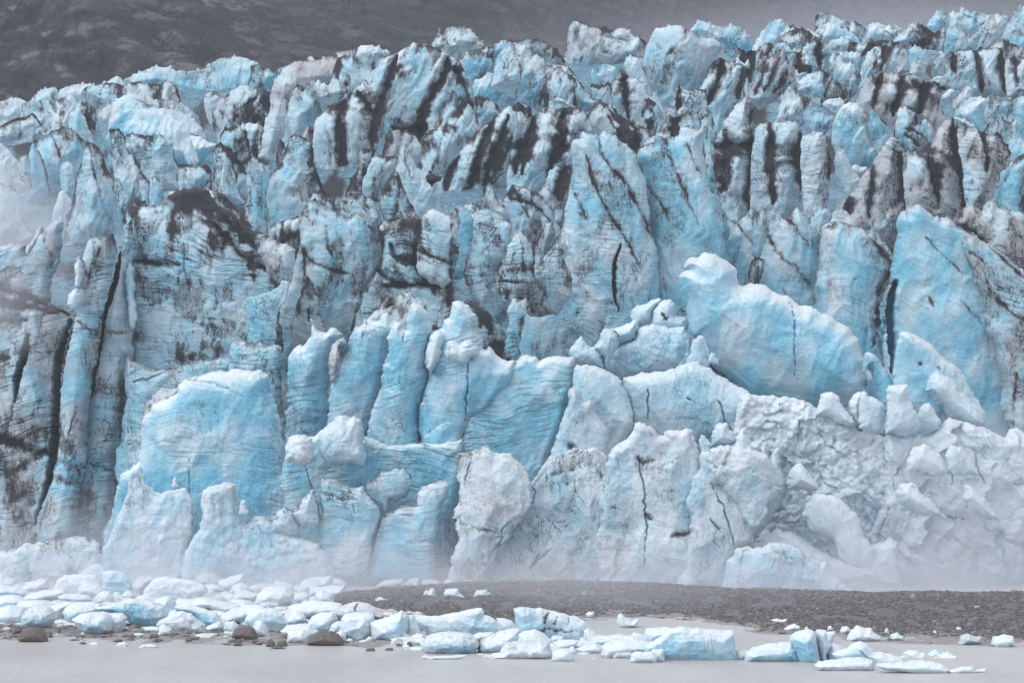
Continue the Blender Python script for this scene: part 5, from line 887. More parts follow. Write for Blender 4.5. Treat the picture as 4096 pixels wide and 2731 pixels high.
S(505, '12', "1160,430 1148,330 1180,300 1215,285 1172,272 1195,240 1215,212 1290,202 1305,178 1345,174 1390,180 1440,210 1500,245 1545,280 1550,330 1562,390 1585,402 1640,378 1700,390 1764,412 1800,440 1880,460 1915,480 1960,515 2000,535 2065,535 2100,560 2130,590 2180,600 2210,618 2240,650 2300,672 2325,685 2345,730 2385,770 2400,850 2425,900 2440,960 2455,985 2500,1030 2500,1080 2530,1190 2400,1240 2200,1240 2000,1220 1850,1200 1764,1180 1640,1180 1560,1100 1480,1020 1380,950 1330,850 1280,760 1240,740 1215,640 1210,520 1190,470", "huge tilted pale blue block with a goose headed left top, brightest of the front row", T=11, w=5, blue=.55, dirt=.0, top=0, snow=1.7, warm=.15, st=.15, a1=1.2, c1=(8, 9), ridge="1380,200 1500,420 1640,450 1900,560 2200,720 2400,950", rs=.35, cr="1870,470 1915,540 1928,620 1935,720 1925,850 1935,960 1938,1080;2425,980 2420,1060 2410,1110", cw=.95, cd=3)
S(500, '12', "1190,980 1200,910 1230,830 1250,770 1280,745 1315,745 1340,790 1360,850 1365,900 1350,960", "pale blue pyramid in the nook under the huge tilted block", 'ice_block', blue=.4, dirt=.02, top=0, st=.1)
S(499, '12', "1355,930 1358,880 1380,855 1410,870 1426,910 1420,950", "small white ball of ice beside the pale blue pyramid", 'ice_block', blue=.2, dirt=.0, top=0, st=0)
S(508, '12', "965,660 972,600 985,560 1010,520 1050,495 1090,493 1125,520 1140,560 1130,600 1200,620 1215,700 1100,720 1000,700", "rounded snow white knob with a dark nostril, top of the rubble pile at centre right", 'ice_block', blue=.15, dirt=.05, top=0, st=0, fl="1030,590 1045,610 1060,640", fw=2.0, fs=1, T=4)
S(509, '12', "818,600 830,560 860,535 905,525 935,518 965,495 1000,484 1030,490 1025,520 990,550 970,590 960,640 880,680 840,660", "knuckle shaped white lump left of the rounded knob", 'ice_block', blue=.3, dirt=.02, top=0, st=0, T=3.5)
S(506, '12', "665,760 680,690 730,684 790,655 840,630 868,640 870,700 850,770 780,800 700,830", "smooth blue white ramp slab below the knuckle shaped lump", 'ice_sheet', blue=.5, dirt=0, top=0, snow=1, st=0, T=3)
S(505, '12', "560,1000 700,860 760,800 840,770 880,690 960,660 1080,690 1190,680 1235,750 1245,880 1220,960 1200,1010 760,1040", "bank of loose white and pale blue blocks under the goose headed block", 'rubble_heap', T=5, blue=.35, dirt=.04, warm=.15, lump=.5, fr=.7, cf=(3, 3), top=0, st=0)
S(501, '12', "555,830 590,780 625,700 650,688 690,695 730,720 742,760 725,840 690,900 670,960 630,985 625,900", "leaning white tooth with black pebble stains on its tip", 'ice_block', T=3, blue=.2, dirt=0, top=0, st=0, fl="705,715 720,722;725,745 738,748", fw=1.6, fs=1.2)
S(500, '12', "392,850 405,815 435,795 455,765 476,744 500,775 540,820 590,845 625,870 632,980 560,970 470,950 420,910", "broad white tooth with a point, left of the leaning stained tooth", 'ice_block', T=3.5, blue=.25, dirt=.01, top=0, st=0, ridge="476,750 520,850 600,950", rs=.6)
S(499, '13', "655,1000 660,910 668,870 690,853 720,868 750,895 785,950 815,985 842,1030 870,1090 840,1240 800,1300 770,1220 730,1080 690,960", "slanting vivid blue fin right of the huge tilted block", 'ice_sheet', blue=.75, dirt=0, top=0, snow=.9, st=.1, T=3)
S(497, '13', "860,1200 862,1040 870,940 885,850 892,780 905,728 930,714 980,722 1030,745 1080,768 1125,800 1165,850 1200,890 1245,925 1300,955 1335,1005 1370,1060 1395,1110 1420,1160 1460,1210 1495,1260 1500,1340 1440,1400 1300,1400 1200,1400 1060,1380 980,1300 900,1280", "curved white arch block with blue underside, right of the deep crevasse", T=6, w=3, blue=.42, dirt=.02, top=0, snow=1, warm=.25, st=.1, ridge="920,725 1060,790 1200,920 1330,1060 1480,1290", rs=.7, fl="1030,930 1045,945;1155,960 1170,980", fw=2.4, fs=.9)
S(493, '13', "1080,1120 1100,1050 1130,1000 1165,990 1240,1025 1300,1080 1360,1150 1420,1210 1480,1300 1490,1370 1400,1380 1280,1320 1200,1230 1140,1180", "long tilted white slab lying against the curved arch block", 'ice_sheet', T=3, blue=.2, dirt=.02, warm=.3, top=0, st=.05)
S(486, '13', "625,1380 628,1280 632,1190 640,1140 655,1122 700,1160 760,1185 798,1215 800,1310 795,1410 740,1420 660,1400", "smooth white wedge block left of the white pedestal", 'ice_block', T=4, blue=.25, dirt=.0, top=0, st=.05)
S(484, '13', "812,1420 820,1300 822,1200 812,1120 830,1082 880,1078 940,1076 965,1085 970,1150 962,1190 1000,1230 1030,1290 1046,1350 1030,1400 980,1420 900,1430", "white pedestal shaped like a chess rook, the most upright block at right", 'ice_block', T=5, blue=.22, dirt=.0, top=0, st=.05)
S(485, '13', "800,1600 815,1420 900,1440 980,1425 1010,1440 1000,1500 960,1568 900,1640", "cracked grey footing under the white pedestal", 'ice_block', dirt=.2, warm=.5, blue=.1, fr=.6, cf=(3, 3), top=.2)
S(488, '13', "330,1290 350,1210 362,1145 400,1130 440,1128 490,1165 515,1225 560,1280 600,1330 605,1370 540,1370 450,1330 400,1300", "rounded white boulder of ice at the head of the crushed slope", 'ice_block', T=4, blue=.18, dirt=.02, top=0, st=0)
S(489, '13', "560,1280 555,1200 585,1150 620,1130 650,1130 640,1240 620,1350", "cluster of frosty crumbs between boulder and wedge block", 'rubble_heap', blue=.2, lump=.6, dirt=.02, top=0, st=0, T=2)
S(487, '13', "1020,1390 1030,1290 1050,1240 1105,1203 1130,1230 1150,1270 1195,1330 1180,1390 1100,1410", "white hill shaped block right of the white pedestal", 'ice_block', T=3.5, blue=.2, dirt=.02, warm=.2, top=0, st=0)
S(488, '13', "640,2560 700,2200 760,1950 830,1750 870,1620 940,1568 960,1500 1020,1440 1100,1420 1140,1390 1180,1370 1215,1330 1250,1300 1300,1320 1380,1340 1450,1370 1520,1385 1580,1420 1640,1440 1660,1390 1720,1375 1764,1410 1850,1430 1850,2600", "vast crumpled white lilac face filling the lower right", 'ice_cliff', T=8, w=2.5, blue=.12, dirt=.06, top=0, warm=.42, st=.2, sa=-8, a1=1.2, c1=(7, 7), a2=.5, fr=1.0, cf=(3.2, 3), lump=.12, rel=.55, fl="1000,1665 1120,1680 1240,1690;1300,1690 1400,1695 1450,1700;1680,1760 1764,1765;900,1940 1040,1950 1200,1980 1350,2000", fw=1.6, fs=.5, cr="865,1568 850,1680 860,1780 870,1830;830,1900 790,2040 760,2120 750,2260 735,2400;1420,1568 1440,1680 1480,1760;1230,1640 1260,1720 1245,1780", cw=1.2, cd=2.5)
S(479, '23', "900,330 870,250 900,200 960,190 1040,240 1120,300 1180,370 1240,430 1200,440 1060,420 980,370", "flat pale blue lozenge slab on the vast crumpled face", 'ice_sheet', T=3, blue=.32, dirt=.0, top=0, st=.05)
S(479, '23', "1345,300 1350,220 1370,200 1430,240 1490,290 1540,360 1585,405 1580,445 1530,450 1460,420 1380,350", "tilted white brick on the vast crumpled face, near the right edge", 'ice_sheet', T=3, blue=.2, dirt=.0, top=0, st=.0)
S(481, '23', "960,100 955,40 1000,-60 1080,-80 1160,-20 1220,60 1245,130 1180,130 1060,110", "quilted white block with a brown rotten lower seam, lower right", 'ice_block', T=3.5, blue=.25, warm=.2, dirt=.02, top=0, st=0)
S(481, '23', "1230,100 1215,0 1250,-80 1330,-60 1400,20 1440,90 1445,140 1360,140", "pillow shaped white block right of the quilted white block", 'ice_block', T=3.5, blue=.25, warm=.2, dirt=.02, top=0, st=0)
S(484, '23', "-320,400 -200,200 -100,100 0,60 20,0 60,-60 100,100 140,230 100,340 60,380 0,460 -60,560 -200,620 -340,560", "dirty white folded mound above the low blue white foot mound", 'ice_mound', T=4, blue=.12, warm=.4, dirt=.1, lump=.3, top=0, st=.1)
S(482, '23', "135,230 140,150 160,90 200,55 250,75 290,130 330,170 355,215 330,245 220,235", "rounded brick of clean ice in the lower right crumple", 'ice_block', T=3, blue=.2, dirt=0, top=0, st=0)
S(480, '23', "440,560 300,520 230,420 260,330 320,250 420,270 500,300 560,350 610,400 640,480 660,560 740,640 740,800 640,800 560,760", "curved white fold outlined by a dark seam, lower right", 'ice_mound', T=3.5, blue=.15, warm=.25, dirt=.05, top=0, st=.05)
S(473, '23', "-320,990 -305,860 -290,780 -275,715 -250,700 -235,655 -215,635 -150,625 -100,640 -40,635 -10,615 50,598 110,598 160,612 220,640 260,690 310,712 360,735 400,722 418,760 440,800 490,850 540,895 590,945 600,990", "clean blue white mound with a stub pillar, at the cliff foot right of centre", 'ice_mound', T=6, blue=.28, dirt=.0, warm=.08, top=0, st=.05, lump=.15, fr=.6, cf=(5, 5))
S(476, '22', "1130,960 1135,880 1155,830 1190,800 1240,815 1270,850 1285,900 1290,960", "misty rounded lump at the cliff foot left of the blue white mound", 'ice_mound', T=3, blue=.15, dirt=.0, warm=.1, top=0, st=0)
S(490, '20', "-60,960 -60,650 0,655 80,640 160,610 250,600 340,585 420,580 500,560 580,560 660,580 700,620 720,700 730,960", "low dark misty ledge at the foot of the left cliff", 'ice_cliff', T=4, blue=.15, dirt=.35, warm=.4, top=.2, st=.5, lump=.3)
S(482, '23', "-120,620 -40,560 60,500 160,520 240,580 330,640 430,690 520,700 600,680 680,640 760,600 840,560 900,600 930,980 -120,980", "low misty white footing of the cliff between the clean mound and the crumpled face", 'ice_mound', T=3, blue=.12, dirt=.04, warm=.3, top=0, st=.05, fr=.5, cf=(3, 3), lump=.2)
# ------------------------------------------------------------------ stranded and floating ice in front of the cliff
def ground_z(x, D):
    return max(0.0, float(terrain(np.array([x]), np.array([D]))[0]))

def rest_D(p):
    """Distance at which an outline's lowest row meets the water or the beach."""
    yb = p[:, 1].max(); xm = (p[:, 0].min() + p[:, 0].max()) / 2
    D = F * H / (yb - HOR)
    for _ in range(12):
        z = ground_z((xm - 512) * D / F, D)
        D = .5 * D + .5 * F * (H - z) / (yb - HOR)
    return D

def berg_poly(code, poly):
    p = pts(code, poly)
    y0, y1 = p[:, 1].min(), p[:, 1].max()
    D = rest_D(p)
    p[:, 0] += (p[:, 0] - p[:, 0].mean()) * .05; p[:, 1] += (p[:, 1] - y1) * .06
    k = sstep(y1 - .45 * (y1 - y0), y1, p[:, 1])
    p[:, 1] += k * max(1.6, .22 * (y1 - y0))       # the foot goes a little into water or gravel
    return p, D

def B(code, poly, label, name='ice_block', cat='ice block', group=None, dD=0., **kw):
    p, D = berg_poly(code, poly)
    o = dict(st=.0, dirt=.04, top=.0, blue=.3, warm=.08, a1=.3, a2=.08, c1=(2.5, 1.6), c2=(.9, .7), snow=.8, rough=.05, back=.9, sharp=.0, crisp=.15)
    w = (p[:, 0].max() - p[:, 0].min()) * D / F
    h = (p[:, 1].max() - p[:, 1].min()) * D / F
    o['T'] = min(max(.8 * min(w, h * 1.6), .25), 3.5); o['w'] = .38 * min(w, h) ; o['rel'] = .75
    o.update(kw)
    return form(name, label, cat, code, D - dD, p, BERG, group, **o)

# --- strip on the left: the back group
B('P', "540,168 560,140 600,110 640,95 680,100 720,115 850,108 920,120 935,160 900,215 700,225 560,200", "long low pale ice block behind the others, half lost in mist", blue=.15)
B('P', "365,255 390,200 440,170 560,163 630,170 670,220 700,275 640,300 470,300 380,290", "big round shouldered ice block left of the blue square one, back row", blue=.15)
B('P', "522,290 530,250 560,222 600,215 660,230 700,262 700,298 620,305", "dome shaped white ice block leaning on the big round shouldered one", blue=.08)
B('P', "685,150 760,142 800,148 840,165 870,200 900,262 912,305 820,305 740,290 705,240", "square shouldered light blue ice block in the back row", blue=.42, ridge="690,150 700,280", rs=.3)
B('P', "885,205 900,165 940,140 1010,130 1040,98 1065,94 1088,112 1090,150 1060,190 960,205", "ice block with a round knob standing on its right end, back row", blue=.1)
B('P', "1085,175 1100,145 1130,138 1160,115 1215,108 1260,140 1296,200 1200,210 1110,205", "smooth ice block with a flat sloping roof, back row near the cliff", blue=.2)
B('P', "960,300 980,260 1000,240 1040,195 1100,185 1160,192 1200,193 1300,210 1370,240 1385,275 1300,325 1100,328 980,318", "large white double humped ice block beside the brown crusted one", blue=.2)
B('P', "893,240 930,185 1000,170 1055,188 1010,250 965,300 920,305 900,270", "brown crusted ice boulder between pale ones, back row", warm=1, dirt=.35, blue=0, lump=.15)
B('P', "1305,200 1350,155 1400,143 1450,160 1495,190 1475,235 1400,245 1330,232", "brownish layered ice boulder under the white spur", warm=.9, dirt=.2, blue=0, st=.8)
B('P', "1470,240 1472,205 1520,190 1580,170 1642,158 1646,210 1600,250 1510,262", "wedge shaped ice block with a high right corner, back row", blue=.15)
B('P', "1545,275 1570,232 1620,215 1665,240 1675,275 1600,295", "small white hump in front of the wedge shaped block", blue=.1)
B('P', "1558,322 1590,265 1650,270 1735,292 1705,328 1600,335", "low white ice slab tapering to the right on wet mud", blue=.08)
B('P', "1474,312 1490,285 1535,270 1543,312", "tiny white ice tooth on wet mud left of the tapering slab", blue=.05)
B('P', "1370,265 1395,235 1440,228 1480,240 1500,262 1440,275", "thin pale ice floe joining the double humped block and the wedge", blue=.15)
B('P', "1665,262 1700,230 1745,245 1755,270 1720,285", "faint misty brown ice lump right of the small white hump", warm=.6)
# --- left edge
B('P', "-25,245 -20,160 20,165 60,185 100,195 122,228 60,245", "pale blue ice slope cut by the left picture edge, back row", blue=.3)
B('P', "125,250 200,215 250,205 268,188 320,195 328,245 260,268 150,265", "ragged little ice ridge with an upturned right end, left", blue=.08, lump=.1)
B('P', "-25,295 -20,245 60,240 120,243 165,262 200,285 160,305 0,305", "low light blue ice lens at the left picture edge", blue=.4)
B('P', "150,315 200,290 250,280 320,265 400,253 440,260 455,292 380,318 250,335 170,330", "long flat ice floe lying in the front left jam", blue=.3)
B('P', "392,308 440,290 540,295 590,300 622,332 520,348 420,335", "pointed blue ice floe at the middle of the left jam", blue=.35)
B('P', "643,335 660,290 700,268 740,275 765,312 745,345 680,350", "smooth pale blue ball of ice on the left jam", blue=.4)
B('P', "755,300 765,280 790,275 815,290 812,310 770,315", "tiny brown stained ice crumb beside the smooth ball", warm=.9)
B('P', "816,300 850,270 890,275 915,305 880,325 840,318", "small lumpy white ice boulder right of the brown stained crumb", blue=.05, lump=.1)
B('P', "-30,345 0,310 60,300 130,305 180,330 170,372 100,380 0,385", "mixed white ice rubble with a brown patch, left picture edge", warm=.45, lump=.2)
B('P', "110,375 140,345 220,335 300,345 350,375 320,400 220,405 150,400", "smooth white ice whaleback behind the two round boulders, left", blue=.3)
B('P', "-30,478 -20,410 10,392 50,370 85,368 120,380 160,402 177,440 150,472 60,480", "rounded white ice boulder cut by the left edge, front row", blue=.12)
B('P', "148,482 155,445 170,420 200,382 260,370 320,382 360,410 373,452 340,492 280,508 190,505", "big round white ice boulder on the mud, front left", blue=.12)
B('P', "318,400 345,375 390,358 440,350 500,350 475,385 440,405 420,445 380,458 350,425", "twisted white ice shard with a grubby underside, left", warm=.35, blue=.05)
B('P', "428,415 445,385 480,365 520,350 600,350 680,368 670,420 600,450 500,475 450,455", "chunky pale blue ice block behind the long lozenge block", blue=.28)
B('P', "493,465 515,448 540,432 620,418 700,420 735,440 752,470 745,520 690,542 580,542 530,512", "long white lozenge ice block on the mud, front left", blue=.18)
B('P', "722,440 745,428 780,423 820,425 852,455 842,500 800,542 730,545", "round ended pale ice block touching the lozenge block on its right", blue=.2)
B('P', "636,390 700,375 760,368 830,345 900,332 960,335 1030,350 1085,382 1115,440 1085,482 1000,500 900,482 850,455 760,422 680,412", "broad tilted blue bellied ice slab at the heart of the left jam", blue=.42)
B('P', "900,330 930,305 1000,305 1060,325 1055,355 980,345", "thin white ice plate above the tilted blue bellied slab", blue=.1)
B('P', "1040,350 1060,325 1090,318 1140,310 1175,345 1192,400 1150,442 1105,430", "upright rounded ice block right of the tilted slab", blue=.3)
B('P', "1172,360 1210,325 1300,332 1390,318 1500,345 1590,370 1605,395 1500,410 1400,385 1250,395", "long scalloped white ice floe, back of the middle jam", blue=.12)
B('P', "1178,385 1200,365 1260,362 1350,388 1450,420 1492,470 1440,500 1370,498 1300,445 1200,420", "smooth blue ice ramp behind the brown crumpled heap", blue=.4)
B('P', "1125,445 1140,410 1170,398 1205,412 1215,440 1160,455", "small round snowball sized ice knob above the brown crumpled heap", blue=.1)
B('P', "1055,505 1080,470 1100,462 1150,432 1220,410 1285,428 1325,470 1375,498 1375,535 1240,550 1150,545", "brown crumpled ice heap on the mud, left of centre", warm=.75, lump=.25, blue=0)
B('P', "1060,560 1070,512 1100,495 1155,530 1150,558 1100,567", "white ice cobble in front of the brown crumpled heap", blue=.12)
B('P', "1378,518 1430,490 1480,476 1502,512 1480,532 1400,535", "dull white ice wedge right of the brown crumpled heap", warm=.3)
B('P', "1503,525 1520,480 1570,473 1602,500 1604,542 1540,547", "squat white ice block left of the dark boulder", blue=.05)
B('P', "1452,480 1500,430 1560,395 1650,380 1730,368 1785,378 1765,432 1650,465 1560,485", "wide smooth pale ice block at the back of the middle jam", blue=.3)
B('P', "1648,475 1675,432 1740,400 1830,400 1892,430 1922,492 1870,542 1780,542 1700,515", "rounded light blue ice block behind the white upright tooth", blue=.32)
B('P', "1700,525 1712,485 1740,473 1765,472 1790,510 1817,562 1780,570 1720,553", "white upright ice tooth between two dark boulders", blue=.05)
B('P', "1715,345 1735,295 1790,252 1850,243 1920,250 1972,290 1962,332 1900,362 1800,358", "large clean egg shaped ice block in the rear middle group", blue=.22)
B('P', "1838,250 1848,207 1900,210 1960,230 1995,272 1945,275", "ice fin peeping over the large egg shaped block", blue=.1)
B('P', "1968,325 1990,290 2040,285 2075,300 2070,345 2000,345", "small white ice block between egg shaped block and pointed one", blue=.1)
B('P', "2005,250 2040,200 2100,182 2225,172 2230,240 2120,275 2040,272", "white ice block with a squared right corner, rear middle group", blue=.1)
B('P', "2230,240 2240,190 2290,195 2330,225 2320,245", "faint misty ice block right of the squared corner one", warm=.2)
B('P', "2082,300 2088,245 2160,245 2310,238 2322,300 2250,325 2160,305", "flat topped ice block with a sharp right tip on the gravel", blue=.1)
B('P', "2108,340 2122,292 2170,265 2230,300 2258,348 2160,354", "rounded cone of white ice in front of the flat topped block", blue=.12)
B('P', "1735,375 1755,345 1820,342 1870,352 1880,375 1800,385", "row of dirty white ice crumbs under the large egg shaped block", warm=.6, lump=.15)
B('P', "1885,455 1950,375 2050,347 2160,345 2290,362 2292,402 2200,440 2000,455", "long smooth ice sheet tilted up at the rear of the middle jam", blue=.22)
B('P', "1905,485 1925,440 1990,415 2040,430 2060,470 1990,500", "smooth pale ice cheek below the long tilted sheet", blue=.3)
B('P', "2058,510 2100,445 2160,420 2240,418 2264,460 2230,535 2150,548 2090,535", "plump pale blue ice block behind the pale boulder pair, middle", blue=.28)
B('P', "1888,540 1940,502 2020,493 2080,500 2135,542 2110,575 2060,575 1920,565", "lumpy white ice cushion above the split cube, middle", blue=.05, lump=.1)
B('P', "1930,600 1935,555 1970,530 2040,530 2080,565 2076,610 1990,613", "white split ice cube standing on the mud left of the brown boulder", blue=.05)
B('P', "600,625 630,612 660,622 655,632 615,632", "tiny white ice floe on the water near a low dark stone", T=.3)
B('P', "780,635 800,617 840,612 862,630 840,640", "small white ice cap floating off the mud, left", T=.3)
B('P', "920,648 960,630 1020,628 1060,640 1040,650", "thin white ice raft floating off the mud, left", T=.3)
# --- strip, middle
B('Q', "38,412 80,388 160,360 200,350 230,350 280,360 340,390 388,428 380,450 300,440 200,440 120,462 80,442", "white ice mound with brown smears and a dark notch, middle jam", warm=.5, dirt=.15, fl="225,350 205,400", fw=1, fs=1)
B('Q', "98,505 115,460 130,438 180,425 270,423 322,440 325,545 260,592 170,585 110,565", "boxy pale blue ice block with a curved top seam, middle jam", blue=.3)
B('Q', "22,540 50,495 85,478 120,475 115,540 60,560", "white ice chip left of the boxy block", blue=.05)
B('Q', "70,590 80,550 110,535 140,560 145,592 110,598", "small white ice pebble leaning on the brown boulder", blue=.05)
B('Q', "308,480 400,460 480,430 515,407 550,440 552,520 512,575 470,588 320,580", "blue faced ice block rising to a snowy point, middle jam", blue=.42, ridge="515,408 500,570", rs=.4)
B('Q', "518,575 548,460 590,438 612,480 645,545 625,582 560,590", "narrow pleated ice block right of the snowy point", blue=.15)
B('Q', "570,600 585,570 620,555 660,568 665,598 610,608", "low crumbly ice scrap right of the pleated block", warm=.3, lump=.1)
B('Q', "608,485 612,460 650,450 760,445 860,425 960,405 1020,393 1048,393 1062,422 1060,440 1100,445 1135,468 1152,505 1154,552 1000,565 860,560 740,555 660,520", "longest smooth ice block of the middle jam, rising to a high right shoulder", blue=.3)
B('Q', "1153,555 1153,455 1200,458 1260,480 1292,522 1240,552 1180,556", "quarter round blue ice block between two big ones, middle", blue=.4)
B('Q', "661,635 672,605 690,580 760,555 860,550 960,560 1010,590 1025,640 985,672 860,682 740,677 680,658", "smooth oval blue white ice block at the water, middle front", blue=.3)
B('Q', "840,560 880,540 930,538 950,558 900,565", "flat dirty white ice cap on the smooth oval block", warm=.5, T=.4)
B('Q', "1030,645 1050,605 1120,570 1180,545 1240,530 1303,532 1295,600 1225,662 1100,675 1050,665", "tapering white ice block right of the smooth oval one", blue=.2)
B('Q', "975,578 1040,550 1130,548 1105,590 1020,605", "narrow ice slip wedged between the oval and tapering blocks", blue=.1)
B('Q', "1300,545 1285,470 1278,400 1330,388 1380,393 1420,400 1440,392 1500,410 1600,430 1700,460 1740,485 1742,520 1732,592 1650,602 1520,575 1400,570", "tall ribbed ice block with grey dirt bars and blue left face, middle", blue=.3, T=4, fl="1500,415 1470,490;1640,445 1630,510;1300,545 1500,520 1700,540;1560,440 1540,500", fw=1.4, fs=.55, ridge="1300,400 1320,540", rs=.4, warm=.35, dirt=.15, sa=80, st=.5)
B('Q', "1735,595 1738,540 1770,520 1800,540 1850,570 1885,592 1800,605", "sloping tail of ice right of the tall ribbed block", warm=.3)
B('Q', "1285,605 1310,560 1345,543 1400,533 1440,545 1480,570 1520,602 1500,645 1300,640", "greyish ice hump below the tall ribbed block", blue=.15, warm=.35)
B('Q', "1095,700 1180,680 1200,650 1212,620 1260,615 1310,610 1380,608 1440,600 1500,615 1522,690 1480,712 1300,717 1180,710", "rotten brown flecked ice rubble raft at the water, middle", warm=1, lump=.35, dirt=.25, blue=0)
B('Q', "1510,605 1525,575 1570,567 1602,572 1602,605", "little frosty ice block right of the greyish hump", blue=.05)
B('Q', "1528,725 1530,690 1560,670 1610,660 1642,672 1667,712 1662,737 1560,738", "cube of pale ice in the water right of the rotten raft", blue=.1)
B('Q', "1630,680 1645,650 1670,643 1692,672 1685,692 1645,692", "round ice ball behind the pale cube in the water", blue=.1)
B('Q', "1535,665 1545,620 1570,603 1640,600 1705,605 1685,640 1640,655 1560,675", "smooth pale blue ice wedge left of the low floes", blue=.25)
B('Q', "1690,660 1750,635 1820,625 1862,650 1852,682 1730,684", "low rounded ice floe behind the round ice ball", blue=.08)
B('Q', "1708,610 1730,583 1800,590 1850,582 1900,572 1980,565 2065,570 2145,600 2050,622 1860,628 1750,625", "long thin wavy ice floe reaching towards the big blue tabular block", blue=.2)
B('Q', "2050,575 2080,550 2140,565 2150,600 2090,605", "small white ice ripple where the wavy floe meets the tabular block", blue=.05)
B('Q', "1858,690 1870,640 1900,622 1990,605 2100,608 2205,620 2195,685 1960,705 1885,712", "pale blue ice shelf in front of the big tabular block", blue=.35)
B('Q', "1928,705 1950,665 2000,663 2050,665 2082,690 2072,717 1940,717", "low square ice block in the water before the pale shelf", blue=.15)
B('Q', "2053,735 2058,700 2075,685 2120,680 2200,683 2230,712 2222,747 2070,747", "white rounded ice loaf nearest the camera left of the tabular block", blue=.05)
B('Q', "2183,700 2200,668 2275,666 2282,732 2230,742", "squarish pale ice block behind the white loaf", blue=.15)
B('Q', "2135,610 2152,545 2170,525 2230,520 2300,518 2400,530 2360,570 2240,600 2180,618", "flat topped upper shelf of ice behind the big tabular block", blue=.35)
B('Q', "648,715 680,700 720,712 830,706 950,708 900,722 700,728", "thin white ice scum line floating before the oval block", T=.25)
B('Q', "1060,715 1080,695 1125,700 1130,720", "small white floating scrap left of the rotten raft", T=.25)
B('Q', "140,602 160,587 185,595 190,608 150,612", "white ice pebble on the mud under the boxy block", T=.3)
B('Q', "228,608 250,598 285,603 280,614 235,614", "flat white ice chip on the mud under the boxy block", T=.25)
B('Q', "270,595 295,575 318,582 320,600 290,604", "rounded white ice cobble right of the flat chip", T=.3)
# --- back line and gravel bar
B('Q', "660,292 680,262 700,272 715,255 735,257 752,308 700,308", "crown shaped ice chunk on the gravel bar, leftmost of three", blue=.08)
B('Q', "797,292 812,262 860,258 896,258 902,280 942,310 860,318 812,308", "ice chunk with a pointed right foot on the gravel bar, middle of three", blue=.08)
B('Q', "998,298 1020,268 1060,266 1085,262 1092,278 1118,285 1092,306 1010,310", "flat based ice chunk on the gravel bar, rightmost of three", blue=.08)
B('Q', "1753,428 1770,410 1805,410 1810,430 1785,447 1760,442", "small white ice cube alone on the lower gravel bar", blue=.05)
B('Q', "1962,482 1968,440 1990,423 2020,450 2060,470 2108,458 2090,500 2010,512 1980,502", "white anvil shaped ice chunk in shallow water, centre right", blue=.1)
B('Q', "1997,200 2010,178 2060,183 2080,207 2010,210", "white ice lump sitting on the crest of the gravel bar", blue=.05)
for q, (cd_, pl, lb) in enumerate([
    ('Q', "248,215 270,185 310,178 362,200 340,222 290,225", "white floe at the left end of the ice line under the cliff"),
    ('Q', "350,235 400,200 460,192 520,190 532,218 450,245", "long misty floe, second in the ice line under the cliff"),
    ('Q', "520,225 570,190 620,185 640,205 600,235 550,238", "hazy mound, third in the ice line under the cliff"),
    ('Q', "578,247 590,215 620,205 642,245", "small cone in front of the ice line under the cliff"),
    ('Q', "640,225 660,195 720,192 770,205 775,232 700,238", "bumpy white floe left of the longest pair under the cliff"),
    ('Q', "778,232 820,190 880,188 940,175 1000,170 1012,200 1100,212 1080,236 900,242", "long white hummocked floe in the ice line under the cliff"),
    ('Q', "1008,195 1015,177 1110,188 1200,203 1192,232 1060,232", "smooth tapering floe right of the hummocked one under the cliff"),
    ('Q', "1205,220 1260,198 1332,220 1250,230", "low lilac floe right of the smooth tapering one"),
    ('Q', "1345,220 1380,203 1435,213 1400,224", "tiny white floe on the gravel crest, left of a twin"),
    ('Q', "1436,214 1480,193 1530,205 1532,220 1480,222", "rounded white floe on the gravel crest, right of its twin"),
    ('Q', "1595,218 1640,205 1680,198 1727,196 1727,216 1660,220", "white bar of ice at the right end of the crest line"),
    ('R', "140,208 160,192 190,195 200,208", "tiny white cap on the gravel crest under the arched shadow"),
    ('R', "382,225 395,205 412,203 420,228", "tiny white ice tooth on the gravel crest, right of a small white cap"),
    ('R', "570,238 610,228 640,225 662,240", "thin white ice strip behind the dark square boulder"),
    ('R', "1215,262 1245,235 1285,265", "small bluish ice triangle behind the gravel crest"),
]):
    B(cd_, pl, lb, name='ice_floe', cat='ice floe', group="ice pieces lined up under the cliff", blue=.05)
# --- strip, right
B('R', "-25,640 -20,600 30,575 80,545 130,500 200,486 300,494 400,504 505,506 524,528 520,560 528,600 538,640 541,680 400,682 90,672 20,655", "big blue tabular ice block with a flat white rounded top, right of centre", blue=.72, snow=1.5, T=4.5, w=.8, ridge="130,520 400,540 520,545", rs=.2, flute=.0, st=.25, sa=88)
B('R', "538,672 543,630 575,622 612,625 640,640 650,680 560,680", "small white low floe right of the big tabular block", blue=.05)
B('R', "600,680 612,640 650,610 700,600 760,588 820,580 882,577 915,620 945,682 800,688 700,685", "long blue white whaleback of ice left of the twin standing blocks", blue=.4)
B('R', "880,565 890,540 920,520 960,508 1000,505 1028,515 1040,545 1048,600 1072,687 980,692 940,672 905,620", "leaning mushroom shaped ice block, left of the twin standing blocks", blue=.35, T=2.5)
B('R', "1042,530 1050,508 1070,505 1105,510 1112,550 1142,600 1130,615 1108,640 1114,680 1076,685 1060,640 1045,590", "narrow waisted ice block, right of the twin standing blocks", blue=.4, T=2)
B('R', "1105,560 1108,512 1160,507 1168,530 1135,572 1115,575", "small blue flag of ice behind the narrow waisted block", blue=.3, T=.6)
B('R', "1108,640 1135,580 1160,585 1190,600 1225,625 1200,682 1120,686", "sloping white ice block right behind the twin standing blocks", blue=.2)
